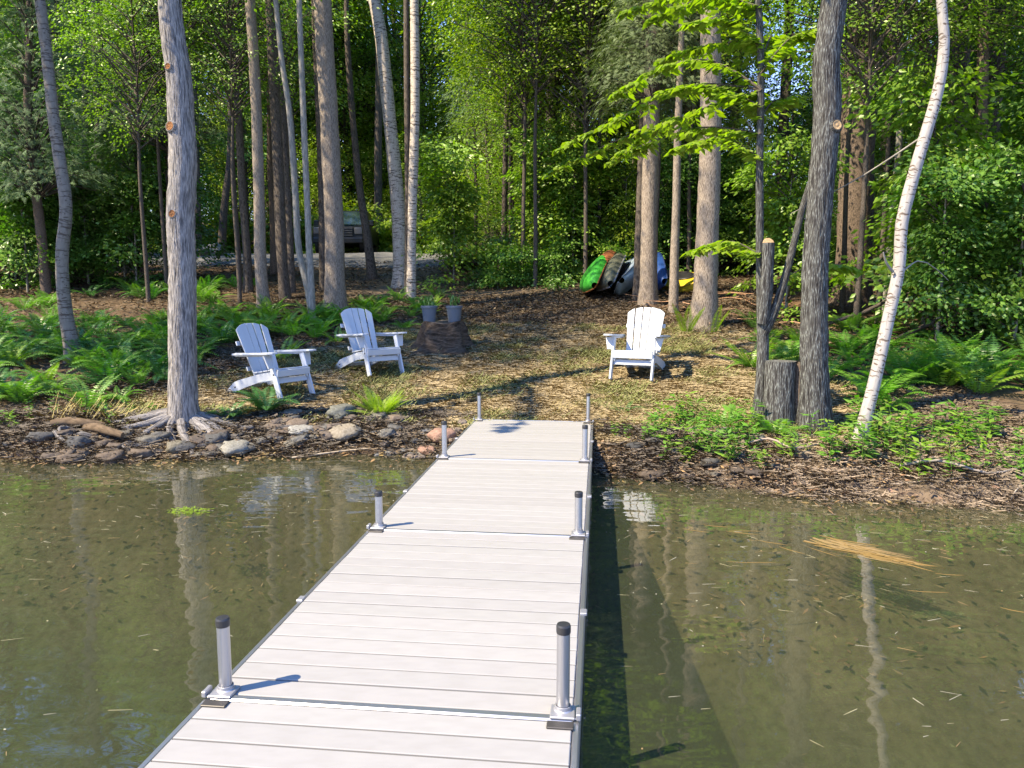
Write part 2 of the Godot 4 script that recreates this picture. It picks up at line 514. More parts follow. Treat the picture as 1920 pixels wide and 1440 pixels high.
# a trunk along [sideways, up, radius] points, carried on above them to its full height; roots flare at the foot
func tree(called: String, label: String, bark_kind: String, x: float, z: float, height: float, top: String, pts: Array, group := "") -> Node3D:
	var o := thing(called, label, "tree", Vector3(x, gy(x, z), z), 0.0, group)
	var all := pts.duplicate(true)
	var last: Array = all[-1]
	if height > last[1]:
		var lean: float = (last[0] - all[-2][0]) / (last[1] - all[-2][1])
		for k in 4:
			var f := (k + 1) / 4.0
			var up: float = lerpf(last[1], height, f)
			all.append([last[0] + clampf(lean, -0.15, 0.15) * (up - last[1]), up, lerpf(last[2], 0.025, f)])
	var fine: bool = pts[0][2] > 0.12
	var sp := smooth_path(all, 6 if fine else 3)
	var path: PackedVector3Array = sp[0]
	var rad: PackedFloat32Array = sp[1]
	for k in path.size():  # flare and a little unevenness
		rad[k] *= 0.88 + 0.32 * exp(-maxf(path[k].y, 0.0) / 0.18) * (1.0 if rad[k] > 0.1 else 0.6) + 0.04 * lumps.get_noise_2d(path[k].y * 60.0, x * 40.0)
		path[k].z += 0.04 * sin(path[k].y * 0.9 + x) * clampf(path[k].y, 0, 1)
	var g := Geo.new()
	var urep := maxf(1.0, roundf(rad[int(path.size() * 0.3)] / 0.07))
	if bark_kind in ["furrowed", "lichen"] and fine:
		var long := smooth_path(all, 20)
		var lp: PackedVector3Array = long[0]
		var lr: PackedFloat32Array = long[1]
		for k in lp.size():
			lr[k] *= 0.80 + 0.22 * exp(-maxf(lp[k].y, 0.0) / 0.18) + 0.04 * lumps.get_noise_2d(lp[k].y * 60.0, x * 40.0)
		g.tube(lp, lr, 72, shade(1), furrows, 0.13, 7.0, true, urep)
	else:
		g.tube(path, rad, 28 if fine else 12, shade(1), lumps, 0.10 if fine else 0.05, 4.0, true, urep)
	part("trunk", g.mesh(), mats[bark_kind], o)
	var end: Vector3 = path[-1]
	rng.seed = int(absf(x) * 977 + absf(z) * 131)
	if top == "high":
		var s := height / 17.0 * rng.randf_range(0.9, 1.1) * (0.62 if z < -14.0 and x < 0.0 else 1.0)
		crown_part(o, "hemlock" if called in ["hemlock_tree", "spruce_tree"] else "sparse", Vector3(end.x, height * (0.58 if s > 0.75 else 0.72), 0), s, rng.randf() * TAU, mats.needle if called in ["hemlock_tree", "spruce_tree", "pine_tree"] else mats.leaf_mid)
	elif top == "thin":
		crown_part(o, "airy", Vector3(end.x, height * 0.5, 0), height / 12.0, rng.randf() * TAU, mats.leaf_sun)
	return o

func cut_knot(o: Node3D, at: Vector3, facing: Vector3, r: float, mat: Material, bark_mat: Material, called := "branch_scar") -> void:
	var z := facing.normalized()
	var x := Vector3.UP.cross(z).normalized()
	var t := Transform3D(Basis(x, z, x.cross(z)).orthonormalized(), at)
	var g := Geo.new()
	var prof := [[r * 1.7, -0.035], [r * 1.45, -0.008], [r * 1.2, 0.006], [r * 1.02, 0.008]]
	g.lathe(prof, 12, t)
	var ring := part("collar", g.mesh(), bark_mat, o)
	var f := Geo.new()
	f.lathe([[r * 1.06, 0.004], [r * 0.9, 0.009], [r * 0.5, 0.004], [0.001, 0.007]], 12, t)
	part(called, f.mesh(), mat, o)

func frond_mesh(l: float, pairs: int, arch: float, width: float) -> ArrayMesh:
	var g := Geo.new()
	var pts := PackedVector3Array()
	var rad := PackedFloat32Array()
	for k in pairs + 1:
		var f := float(k) / pairs
		var ang := lerpf(1.25, 1.25 - arch, f)
		pts.append(Vector3.ZERO if k == 0 else pts[k - 1] + Vector3(0, sin(ang), cos(ang)) * l / pairs)
		rad.append(0.004 * (1.0 - f * 0.85))
	g.tube(pts, rad, 3, Color(0.9, 0.8, 0.8), null, 0, 1, false)
	for k in range(2, pairs + 1):
		var f := float(k) / pairs
		var d := (pts[k] - pts[k - 1]).normalized()
		var up := d.cross(Vector3.RIGHT).normalized()
		if up.y < 0: up = -up
		var ln := width * pow(sin(PI * clampf(0.12 + f * 0.88, 0, 1)), 0.8) * (1.0 - 0.25 * f)
		for s in [-1.0, 1.0]:
			var dir = (Vector3.RIGHT * s + d * 0.35 - up * 0.12 + rv(0.06)).normalized()
			g.leaf(pts[k], dir, (up + rv(0.12)).normalized(), ln, l / pairs * 0.85, shade(rng.randf_range(0.85, 1.15)))
	return g.mesh()

func make_ferns() -> void:
	rng.seed = 5
	shared.fronds = [frond_mesh(0.62, 20, 1.3, 0.13), frond_mesh(0.7, 22, 1.7, 0.14), frond_mesh(0.52, 18, 0.9, 0.115), frond_mesh(0.58, 22, 0.5, 0.10)]
	shared.ferns = []
	for k in 4:
		var g := SurfaceTool.new()
		for j in 9:
			var a := TAU * j / 9.0 + rng.randf_range(-0.3, 0.3)
			var t := Transform3D(Basis(Vector3.UP, a) * Basis(Vector3.RIGHT, rng.randf_range(-0.25, 0.4)).scaled(Vector3.ONE * rng.randf_range(0.65, 1.1)), Vector3(sin(a), 0, cos(a)) * 0.03)
			g.append_from(shared.fronds[rng.randi() % 3], 0, t)
		shared.ferns.append(g.commit())

func near_fern(x: float, z: float, size: float, fronds: int, label: String, mat: Material, spread := 1.0, face := 99.0, group := "") -> void:
	var o := thing("fern", label, "fern", Vector3(x, gy(x, z) - 0.01, z), 0.0, group)
	for j in fronds:
		var a := TAU * j / fronds + rng.randf_range(-0.25, 0.25) if face > 50.0 else face + rng.randf_range(-1.0, 1.0)
		part("frond", shared.fronds[3 if spread < 0.5 else rng.randi() % 3], mat, o, Transform3D(Basis(Vector3.UP, a) * Basis(Vector3.RIGHT, rng.randf_range(-0.15, 0.45) * spread + (rng.randf() * 0.6 if spread > 0.4 and spread < 0.5 else 0.0)).scaled(Vector3.ONE * size * rng.randf_range(0.75, 1.1)), Vector3(sin(a), 0, cos(a)) * 0.03))

func leafy_branch(o: Node3D, path: Array, n: int, leaf_len: float, mat: Material, bark_mat: Material) -> void:
	var sp := smooth_path(path, 5)
	var p: PackedVector3Array = sp[0]
	var g := Geo.new()
	g.tube(p, sp[1], 6)
	var br := part("branch", g.mesh(), bark_mat, o)
	var f := Geo.new()
	for k in n:
		var q := pow(rng.randf(), 0.7)
		var i := clampi(int(q * (p.size() - 1)), 1, p.size() - 2)
		var d := (p[i + 1] - p[i]).normalized()
		var side := d.cross(Vector3.UP).normalized() * (1.0 if rng.randf() < 0.5 else -1.0)
		var reach := rng.randf() * 0.45 * (1.15 - q)
		var twig := (side + d * 0.8 + Vector3(0, rng.randf_range(-0.35, 0.1), 0)).normalized()
		var from := p[i] + d * rng.randf_range(-0.05, 0.05)
		for j in 6:
			var at := from + twig * (reach * j / 5.0) - Vector3(0, 0.10, 0) * pow(reach * j / 5.0, 2.0) * 3.0
			var ld := (twig * 0.6 + twig.cross(Vector3.UP).normalized() * (1.0 if j % 2 else -1.0) + Vector3(0, -0.45, 0) + rv(0.25)).normalized()
			var t := rng.randf_range(0.8, 1.2)
			f.leaf(at, ld, (Vector3.UP + rv(0.45)).normalized(), leaf_len * rng.randf_range(0.6, 1.15), leaf_len * 0.52, Color(t * rng.randf_range(0.9, 1.1), t, t))
	part("leaves", f.mesh(), mat, br).set_meta("kind", "stuff")

# ---------------------------------------------------------------- stones and wood
func rock_mesh(seed_: int, flat: float) -> ArrayMesh:
	var f := FastNoiseLite.new()
	f.seed = seed_
	f.frequency = 0.9
	var rows := []
	for r in 12:
		var lat := PI * (r / 11.0 - 0.5)
		var row := []
		for k in 18:
			var a := -TAU * k / 18.0
			var p := Vector3(cos(lat) * cos(a), sin(lat), cos(lat) * sin(a))
			var q := 1.0 + 0.35 * f.get_noise_3dv(p * 1.2) + 0.14 * f.get_noise_3dv(p * 3.5) + 0.05 * f.get_noise_3dv(p * 9.0)
			p = p * q
			p.y = clampf(p.y, -0.7, 0.72) * flat
			row.append(p)
		rows.append(row)
	var g := Geo.new()
	g.grid(rows, shade(1), true)
	return g.mesh()

func stick_mesh(seed_: int, bend: float) -> ArrayMesh:
	rng.seed = seed_
	var g := Geo.new()
	var pts := [[-0.5, 0.0, 0.0, 0.5], [-0.2, rng.randf_range(-0.04, 0.08) * bend, rng.randf_range(-0.1, 0.1) * bend, 0.5], [0.15, rng.randf_range(-0.02, 0.08) * bend, rng.randf_range(-0.12, 0.12) * bend, 0.38], [0.5, 0.02, rng.randf_range(-0.12, 0.12) * bend, 0.2]]
	for p in pts: p[3] *= 0.03
	var sp := smooth_path(pts, 3)
	g.tube(sp[0], sp[1], 6, shade(1), lumps, 0.3)
	for k in 2:
		var a := Vector3(rng.randf_range(-0.1, 0.3), 0.01, 0)
		g.tube(PackedVector3Array([a, a + Vector3(0.12, 0.04, 0.1 * (1 if k else -1))]), PackedFloat32Array([0.006, 0.002]), 4)
	return g.mesh()

func log_mesh(seed_: int) -> ArrayMesh:
	rng.seed = seed_
	var g := Geo.new()
	var sp := smooth_path([[-0.5, 0.0, 0.0, 0.075], [-0.2, 0.04, rng.randf_range(-0.08, 0.08), 0.085], [0.15, 0.03, rng.randf_range(-0.08, 0.08), 0.075], [0.5, -0.03, 0.02, 0.05]], 5)
	g.tube(sp[0], sp[1], 14, shade(1), lumps, 0.25, 5.0)
	return g.mesh()

func straw_clump(seed_: int, blades: int, l: float, w: float, lift: float) -> ArrayMesh:  # thin strips lying across one another
	rng.seed = seed_
	var g := Geo.new()
	for k in blades:
		var a := rng.randf() * TAU
		var d := Vector3(cos(a), rng.randf_range(-0.05, lift), sin(a)).normalized()
		var p := Vector3(rng.randf_range(-0.12, 0.12), rng.randf_range(0.002, 0.015), rng.randf_range(-0.12, 0.12))
		var s := d.cross(Vector3.UP).normalized() * w * 0.5
		var ln := l * rng.randf_range(0.4, 1.2)
		var up := Vector3.UP
		var c := shade(rng.randf_range(0.75, 1.2))
		var f := g.v.size()
		g.add(p - s, up, Vector2(0, 0), c); g.add(p + s, up, Vector2(1, 0), c); g.add(p + d * ln + s * 0.3 + Vector3(0, -0.006, 0), up, Vector2(1, 1), c); g.add(p + d * ln - s * 0.3, up, Vector2(0, 1), c)
		g.tri(f, f + 1, f + 2); g.tri(f, f + 2, f + 3)
	return g.mesh()

func litter_mesh(seed_: int, many: int) -> ArrayMesh:  # dead leaves, curled
	rng.seed = seed_
	var g := Geo.new()
	for k in many:
		var a := rng.randf() * TAU
		var p := Vector3(rng.randf_range(-0.2, 0.2), rng.randf_range(0.004, 0.03), rng.randf_range(-0.2, 0.2))
		g.leaf(p, Vector3(cos(a), rng.randf_range(-0.3, 0.5), sin(a)).normalized(), (Vector3.UP + rv(0.6)).normalized(), rng.randf_range(0.025, 0.06), rng.randf_range(0.012, 0.03), Color(1, rng.randf_range(0.8, 1.0), rng.randf_range(0.6, 1.0)) * rng.randf_range(0.5, 1.3))
	return g.mesh()

# ---------------------------------------------------------------- furniture
func adirondack(label: String, x: float, z: float, turn: float) -> void:
	var o := thing("adirondack_chair", label, "chair", Vector3(x, gy(x, z) + 0.005, z), turn, "folding adirondack chairs set round the clearing")
	o.scale = Vector3.ONE * 0.91
	if not shared.has("chair"):
		var list := []
		var X := Vector3.RIGHT
		for s in [-1.0, 1.0]:
			var g := Geo.new()  # side stringer: under the seat, then down to the ground behind
			g.prism(PackedVector2Array([Vector2(0.34, 0.25), Vector2(0.34, 0.355), Vector2(0.02, 0.305), Vector2(-0.40, 0.20), Vector2(-0.50, 0.165), Vector2(-0.66, 0.04), Vector2(-0.66, 0.0), Vector2(-0.57, 0.0), Vector2(-0.30, 0.10), Vector2(0.02, 0.20)]), 0.026, Transform3D(Basis(Vector3(0, 0, 1), Vector3.UP, Vector3(-1, 0, 0)), Vector3(s * 0.245, 0, 0)))
			list.append(["side_rail", g.mesh(), "paint"])
			g = Geo.new()
			g.board(Vector3(s * 0.275, 0.0, 0.40), Vector3(s * 0.275, 0.545, 0.22), Vector3(0, 0, 1), 0.085, 0.026)
			list.append(["front_leg", g.mesh(), "paint"])
			g = Geo.new()
			var arm := PackedVector2Array([Vector2(-0.40, -0.035), Vector2(-0.40, 0.02), Vector2(-0.1, 0.05), Vector2(0.18, 0.075), Vector2(0.34, 0.075), Vector2(0.40, 0.045), Vector2(0.41, -0.02), Vector2(0.38, -0.062), Vector2(0.2, -0.07), Vector2(-0.1, -0.055)])
			g.prism(arm, 0.024, Transform3D(Basis(Vector3(0, 0.06, 1).normalized(), Vector3(s, 0, 0), Vector3(0, 1, -0.06).normalized() * (-s)).orthonormalized(), Vector3(s * 0.325, 0.565, -0.01)))
			list.append(["armrest", g.mesh(), "paint"])
			g = Geo.new()
			g.prism(PackedVector2Array([Vector2(-0.05, 0), Vector2(0.055, 0), Vector2(0.02, -0.17), Vector2(-0.05, -0.17)]), 0.024, Transform3D(Basis(Vector3(s, 0, 0), Vector3(0, 1, -0.3).normalized(), Vector3(0, 0.3, 1).normalized() * s).orthonormalized(), Vector3(s * 0.335, 0.552, 0.24)))
			list.append(["arm_bracket", g.mesh(), "paint"])
			g = Geo.new()
			g.board(Vector3(s * 0.30, 0.535, -0.40), Vector3(s * 0.30, 0.56, 0.26), Vector3(0, 1, 0), 0.05, 0.02)
			list.append(["arm_rail", g.mesh(), "paint"])
		# back: five slats that fan out, their tops on one arc
		var low := Vector3(0, 0.235, -0.17)
		var up := Vector3(0, 0.90, -0.40).normalized()
		for k in 5:
			var c := (k - 2.0)
			var g := Geo.new()
			var w0 := 0.074
			var w1 := 0.096
			var x0 := c * (w0 + 0.011)
			var x1 := c * (w1 + 0.012)
			var o2 := PackedVector2Array()
			o2.append(Vector2(x0 - w0 / 2, 0)); o2.append(Vector2(x0 + w0 / 2, 0))
			for j in 6:
				var xx := lerpf(x1 + w1 / 2, x1 - w1 / 2, j / 5.0)
				o2.append(Vector2(xx * (1.0 if absf(xx) < 0.25 else 0.985), 0.765 - pow(absf(xx) / 0.27, 2.6) * 0.105))
			var nrm := X.cross(up)
			g.prism(o2, 0.018, Transform3D(Basis(X, up, nrm), low + nrm * (0.016 * absf(c) * absf(c) * 0.5)))
			list.append(["back_slat", g.mesh(), "paint"])
		for q in [[0.14, 0.48], [0.50, 0.55]]:
			var g := Geo.new()
			var p: Vector3 = low + up * q[0] - X.cross(up) * 0.03
			g.board(p - X * q[1] * 0.5, p + X * q[1] * 0.5, up, 0.06, 0.022)
			list.append(["back_rail", g.mesh(), "paint"])
		for k in 5:
			var g := Geo.new()
			var zz := 0.30 - k * 0.092
			var yy := 0.372 - k * 0.0145
			g.board(Vector3(-0.265, yy, zz), Vector3(0.265, yy, zz), Vector3(0, 0.157, 1), 0.082, 0.018)
			list.append(["seat_slat", g.mesh(), "paint"])
		var g := Geo.new()
		g.board(Vector3(-0.275, 0.325, 0.352), Vector3(0.275, 0.325, 0.352), Vector3(0, 1, 0.1), 0.085, 0.02)
		list.append(["front_rail", g.mesh(), "paint"])
		g = Geo.new()
		g.board(Vector3(-0.26, 0.225, 0.305), Vector3(0.26, 0.225, 0.305), Vector3(0, 1, -0.3), 0.07, 0.02)
		list.append(["crossbar", g.mesh(), "paint"])
		g = Geo.new()
		g.board(Vector3(-0.235, 0.10, -0.45), Vector3(0.235, 0.10, -0.45), Vector3(0, 1, 0.7), 0.06, 0.02)
		list.append(["rear_stretcher", g.mesh(), "paint"])
		for s in [-1.0, 1.0]:
			for q in [[0.27, 0.31, 0.30], [0.263, 0.10, -0.48]]:
				g = Geo.new()
				g.lathe([[0.011, 0], [0.009, 0.006], [0.001, 0.008]], 8, Transform3D(Basis(Vector3.UP, Vector3(s, 0, 0), Vector3(0, 0, 1) * s).orthonormalized(), Vector3(s * (q[0] - 0.003 if q[2] < 0 else 0.289), q[1], q[2])))
				list.append(["bolt", g.mesh(), "bolt"])
		shared.chair = list
	for q in shared.chair:
		part(q[0], q[1], mats[q[2]], o)

func build_dock() -> void:
	var dock := thing("dock", "long pale grey plank dock with metal edges running from the water to the clearing", "dock", DOCK_AT, DOCK_TURN)
	rng.seed = 8
	var planks := []
	for k in 4:  # planks cut from the same few shapes
		var g := Geo.new()
		g.cbox(Transform3D(), Vector3(1.215, 0.03, 0.1040), 0.003)
		planks.append(g.mesh())
	var tones := []
	for k in 7:
		var m: StandardMaterial3D = mats.deck.duplicate()
		var t := 0.25 + 0.003 * (k - 3)
		m.albedo_color = Color(t * 1.01, t * (0.99 + 0.003 * (k % 3)), t * (0.955 + 0.006 * (k % 2))).linear_to_srgb()
		m.uv1_offset = Vector3(k * 0.37, k * 0.61, k * 0.23)
		tones.append(m)
	var joints := [3.75, 1.85, 0.0, -1.85, -3.75, -5.66]   # local z, negative inland
	for s in 5:
		var z0: float = joints[s] - 0.02
		var z1: float = joints[s + 1] + 0.02
		var n := int(round((z0 - z1) / 0.1105))
		var step := (z0 - z1) / n
		for k in n:
			var t := Transform3D(Basis(), Vector3(rng.randf_range(-0.001, 0.001), -0.015 + rng.randf_range(-0.0012, 0.0012), z0 - (k + 0.5) * step))
			part("plank", planks[rng.randi() % 4], tones[rng.randi() % 7], dock, t)
		for side in [-1.0, 1.0]:
			var g := Geo.new()
			g.cbox(Transform3D(Basis(), Vector3(side * 0.620, -0.078, (z0 + z1) / 2)), Vector3(0.022, 0.15, z0 - z1 + 0.03), 0.004)
			part("side_rail", g.mesh(), mats.alu, dock)
			for q in 1:
				g = Geo.new()
				g.cbox(Transform3D(Basis(), Vector3(side * 0.626, -0.004, lerpf(z0, z1, 0.45))), Vector3(0.03, 0.014, 0.05), 0.003)
				part("cleat", g.mesh(), mats.alu_dull, dock)
		if s > 0:
			var g := Geo.new()
			g.cbox(Transform3D(Basis(), Vector3(0, -0.012 if s > 1 else -0.004, joints[s])), Vector3(1.22, 0.03, 0.034), 0.006)
			part("cross_rail", g.mesh(), mats.alu, dock)
	var e := Geo.new()
	e.cbox(Transform3D(Basis(), Vector3(0, -0.06, joints[5] - 0.003)), Vector3(1.25, 0.12, 0.022), 0.004)
	part("cross_rail", e.mesh(), mats.alu, dock)
	# posts: [which joint, side, height above the deck, how to tell it]
	var posts := [[2, -1.0, 0.265, "dock post on the near crossbar at the edge that casts a shadow over the planks"], [2, 1.0, 0.30, "dock post on the near crossbar, hard by the dark shaded water"], [3, -1.0, 0.215, "short dock post second from the camera along the reflecting-trees side"],
		[3, 1.0, 0.245, "dock post second from the camera along the shaded water"], [4, -1.0, 0.30, "dock post by the shore rocks, third along its edge"], [4, 1.0, 0.29, "dock post by the dark bank, third along its edge"],
		[5, -1.0, 0.29, "dock post at the shore end corner near the bright fern"], [5, 1.0, 0.30, "dock post at the shore end corner toward the leaning white birch"]]
	var basis := Basis(Vector3.UP, DOCK_TURN)
	for p in posts:
		var local := Vector3(p[1] * 0.575, 0, joints[p[0]] + (-0.035 if p[0] < 5 else 0.02))
		var o := thing("dock_post", p[3], "post", DOCK_AT + basis * local, DOCK_TURN, "capped metal posts along the dock")
		var foot := -1.3 if p[0] < 4 else -0.7
		var g := Geo.new()
		g.lathe([[0.0215, foot], [0.0215, p[2] - 0.02]], 20, Transform3D())
		part("pipe", g.mesh(), mats.alu, o)
		g = Geo.new()
		g.lathe([[0.0225, p[2] - 0.030], [0.0235, p[2] - 0.026], [0.0235, p[2] - 0.006], [0.021, p[2]], [0.001, p[2] + 0.001]], 20, Transform3D())
		part("cap", g.mesh(), mats.black, o)
		g = Geo.new()
		g.lathe([[0.032, 0.0], [0.032, 0.010], [0.027, 0.015], [0.0265, 0.025], [0.0235, 0.026]], 16, Transform3D())
		part("sleeve", g.mesh(), mats.alu_dull, o)
		g = Geo.new()
		g.cbox(Transform3D(Basis(), Vector3(0, 0.006, 0.012)), Vector3(0.08, 0.010, 0.08), 0.003)
		g.cbox(Transform3D(Basis(), Vector3(p[1] * 0.052, 0.014, 0.03)), Vector3(0.016, 0.022, 0.05), 0.003)
		part("bracket", g.mesh(), mats.alu_dull, o)
		g = Geo.new()
		g.cbox(Transform3D(Basis(), Vector3(-p[1] * 0.005, 0.004, 0.085)), Vector3(0.085, 0.007, 0.04), 0.002)
		part("corner_plate", g.mesh(), mats.bolt, o)

func kayak(called: String, label: String, hull: Color, deck: Color, at: Vector3, heading: Vector3, roll: float, length: float) -> void:
	var zax := heading.normalized()
	var xax := Vector3.UP.cross(zax).normalized()
	var b := Basis(xax, zax.cross(xax), zax) * Basis(Vector3(0, 0, 1), roll)
	var o := thing(called, label, "kayak", at, 0.0, "kayaks heaped at the back of the clearing")
	o.basis = b
	var low := []
	var top := []
	var edge := PackedVector3Array()
	var edge2 := PackedVector3Array()
	var er := PackedFloat32Array()
	for k in 25:
		var f := k / 24.0
		var s := pow(maxf(sin(PI * clampf(f, 0.012, 0.988)), 0.0), 0.62)
		var w := 0.45 * s
		var rise := 0.12 * pow(absf(f - 0.5) * 2.0, 2.6)
		var dep := 0.24 * pow(s, 0.5)
		var zz := (f - 0.5) * length
		var r0 := []
		var r1 := []
		for j in 13:
			var a := PI * j / 12.0
			r0.append(Vector3(w * cos(a), rise - dep * pow(sin(a), 0.6), zz))
			r1.append(Vector3(-w * cos(a), rise + 0.075 * s * sin(a), zz))
		low.append(r0); top.append(r1)
		edge.append(Vector3(w + 0.008, rise, zz)); edge2.append(Vector3(-w - 0.008, rise, zz)); er.append(0.014)
	var g := Geo.new()
	g.grid(low)
	part("hull", g.mesh(), plain(hull, 0.4), o)
	g = Geo.new()
	g.grid(top)
	part("deck", g.mesh(), plain(deck, 0.4), o)
	g = Geo.new()
	g.tube(edge, er, 6); g.tube(edge2, er, 6)
	part("rim", g.mesh(), mats.alu_dull if called == "canoe" else plain(deck * 0.5, 0.5), o)
	var ring := PackedVector3Array()
	var rr := PackedFloat32Array()
	var well := []
	for k in 25:
		var a := TAU * k / 24.0
		ring.append(Vector3(0.22 * cos(a), 0.085, 0.45 * sin(a) - 0.1)); rr.append(0.018)
	for s in [1.0, 0.6, 0.02]:
		var row := []
		for k in 24:
			var a := -TAU * k / 24.0
			row.append(Vector3(0.22 * s * cos(a), 0.082, 0.45 * s * sin(a) - 0.1))
		well.append(row)
	g = Geo.new()
	g.tube(ring, rr, 6)
	part("coaming", g.mesh(), mats.black, o)
	g = Geo.new()
	g.grid(well, shade(1), true)
	part("cockpit", g.mesh(), mats.black, o)
	g = Geo.new()
	g.cbox(Transform3D(Basis(Vector3.RIGHT, -0.25), Vector3(0, 0.12, -0.42)), Vector3(0.3, 0.16, 0.04), 0.012)
	part("seat_back", g.mesh(), mats.bolt, o)

func truck(x: float, z: float, turn: float) -> void:
	var o := thing("pickup_truck", "dark pickup truck parked on the driveway behind the tall pine", "truck", Vector3(x, gy(x, z) + 0.03, z), turn)
	var paint := plain(Color(0.006, 0.007, 0.008), 0.4)
	var dark := plain(Color(0.008, 0.008, 0.009), 0.5)
	var chrome := plain(Color(0.12, 0.12, 0.125), 0.4, 0.6)
	var glass := plain(Color(0.02, 0.03, 0.04), 0.06)
	glass.metallic_specular = 0.9
	var g := Geo.new()
	var side := PackedVector2Array([Vector2(-3.3, 0.5), Vector2(-3.3, 1.15), Vector2(-1.2, 1.15), Vector2(-1.1, 1.16), Vector2(0.75, 1.16), Vector2(1.95, 1.08), Vector2(2.15, 0.98), Vector2(2.2, 0.5)])
	g.prism(side, 1.9, Transform3D(Basis(Vector3(0, 0, 1), Vector3.UP, Vector3(-1, 0, 0)), Vector3.ZERO), Color.WHITE, 0.06)
	part("body", g.mesh(), paint, o)
	g = Geo.new()
	g.prism(PackedVector2Array([Vector2(-1.25, 1.12), Vector2(-1.1, 1.75), Vector2(-0.2, 1.82), Vector2(0.15, 1.76), Vector2(0.82, 1.12)]), 1.66, Transform3D(Basis(Vector3(0, 0, 1), Vector3.UP, Vector3(-1, 0, 0)), Vector3.ZERO), Color.WHITE, 0.05)
	part("cab", g.mesh(), paint, o)
	g = Geo.new()
	g.board(Vector3(-0.72, 1.46, 0.52), Vector3(0.72, 1.46, 0.52), Vector3(0, 0.64, -0.67), 0.78, 0.02)
	part("windshield", g.mesh(), glass, o)
	g = Geo.new()
	g.cbox(Transform3D(Basis(), Vector3(0, 0.82, 2.19)), Vector3(1.1, 0.36, 0.05), 0.01)
	part("grille", g.mesh(), dark, o)
	for k in 4:
		g = Geo.new()
		g.cbox(Transform3D(Basis(), Vector3(0, 0.69 + k * 0.085, 2.225)), Vector3(1.06, 0.02, 0.02), 0.004)
		part("grille_bar", g.mesh(), chrome, o)
	g = Geo.new()
	g.cbox(Transform3D(Basis(), Vector3(0, 0.5, 2.24)), Vector3(1.85, 0.2, 0.16), 0.03)
	part("bumper", g.mesh(), dark, o)
	for s in [-1.0, 1.0]:
		g = Geo.new()
		g.cbox(Transform3D(Basis(), Vector3(s * 0.74, 0.85, 2.17)), Vector3(0.30, 0.24, 0.08), 0.02)
		part("headlight", g.mesh(), chrome, o)
		g = Geo.new()
		g.cbox(Transform3D(Basis(), Vector3(s * 1.05, 1.25, 0.75)), Vector3(0.2, 0.22, 0.1), 0.03)
		part("mirror", g.mesh(), paint, o)
		for zz in [1.35, -2.2]:
			var w := Node3D.new()
			w.name = "wheel" if not o.has_node("wheel") else "wheel_%03d" % (1 if not o.has_node("wheel_001") else (2 if not o.has_node("wheel_002") else 3))
			o.add_child(w)
			w.position = Vector3(s * 0.82, 0.38, zz)
			var roll := Transform3D(Basis(Vector3(0, 0, 1), PI / 2), Vector3(0, 0, 0))
			g = Geo.new()
			g.lathe([[0.2, -0.13], [0.36, -0.13], [0.385, -0.09], [0.385, 0.09], [0.36, 0.13], [0.2, 0.13]], 20, roll)
			part("tyre", g.mesh(), dark, w)
			g = Geo.new()
			g.lathe([[0.01, -0.1], [0.2, -0.11], [0.2, 0.11], [0.01, 0.1]], 16, roll)
			part("rim", g.mesh(), chrome, w)
# ---------------------------------------------------------------- the place
func _ready() -> void:
	var cam := Camera3D.new()
	cam.name = "camera"
	add_child(cam)
	cam.position = Vector3(0, 1.6, 0)
	cam.rotation = Vector3(-0.1209, 0, 0)
	cam.fov = 53.13
	cam.near = 0.05
	cam.far = 600.0
	cam.current = true
	var env := Environment.new()
	var sky_mat := ProceduralSkyMaterial.new()
	sky_mat.sky_top_color = Color(0.33, 0.49, 0.77)
	sky_mat.sky_horizon_color = Color(0.80, 0.84, 0.87)
	sky_mat.sky_curve = 0.12
	sky_mat.ground_horizon_color = Color(0.45, 0.5, 0.5)
	sky_mat.ground_bottom_color = Color(0.1, 0.1, 0.08)
	sky_mat.sky_energy_multiplier = 1.0
	var sky := Sky.new()
	sky.sky_material = sky_mat
	env.background_mode = Environment.BG_SKY
	env.sky = sky
	env.background_energy_multiplier = 1.3
	env.tonemap_mode = Environment.TONE_MAPPER_LINEAR
	env.tonemap_exposure = 3.2
	env.sdfgi_enabled = true
	env.ssao_enabled = true
	env.ssil_enabled = true
	var we := WorldEnvironment.new()
	we.name = "world_environment"
	we.environment = env
	add_child(we)
	var sun := DirectionalLight3D.new()
	sun.name = "sun"
	add_child(sun)
	sun.basis = Basis.looking_at(-Vector3(-0.60, 0.76, 0.27), Vector3.UP)
	sun.light_energy = 1.48
	sun.light_color = Color(1.0, 0.93, 0.80)
	sun.light_angular_distance = 0.5
	sun.shadow_enabled = true
	lumps.seed = 3
	lumps.frequency = 0.09
	furrows.seed = 12
	furrows.frequency = 0.11
	furrows.fractal_type = FastNoiseLite.FRACTAL_RIDGED
	furrows.fractal_octaves = 2
	patches.seed = 9
	patches.frequency = 0.22
	patches.fractal_octaves = 4
	make_materials()
	build_ground()
	make_shared()
	build_wood()
	named_trees()
	build_bank()
	build_clearing()
	build_ferns()
	build_litter()
	build_water_things()
	build_dock()

func lawn(x: float, z: float) -> float:  # how much of the clearing's mown floor is here, 0 to 1
	var t := inland(x, z)
	var l := smoothstep(0.45, 0.9, t) * (1.0 - smoothstep(5.2, 7.5, t))
	var left := -4.4 + 0.4 * (t - 1.0) if t < 3.0 else -3.6 + 0.45 * (t - 3.0)
	l *= smoothstep(left - 0.7, left + 0.7, x) * (1.0 - smoothstep(2.7, 4.0, x + patches.get_noise_2d(x, z)))
	return l

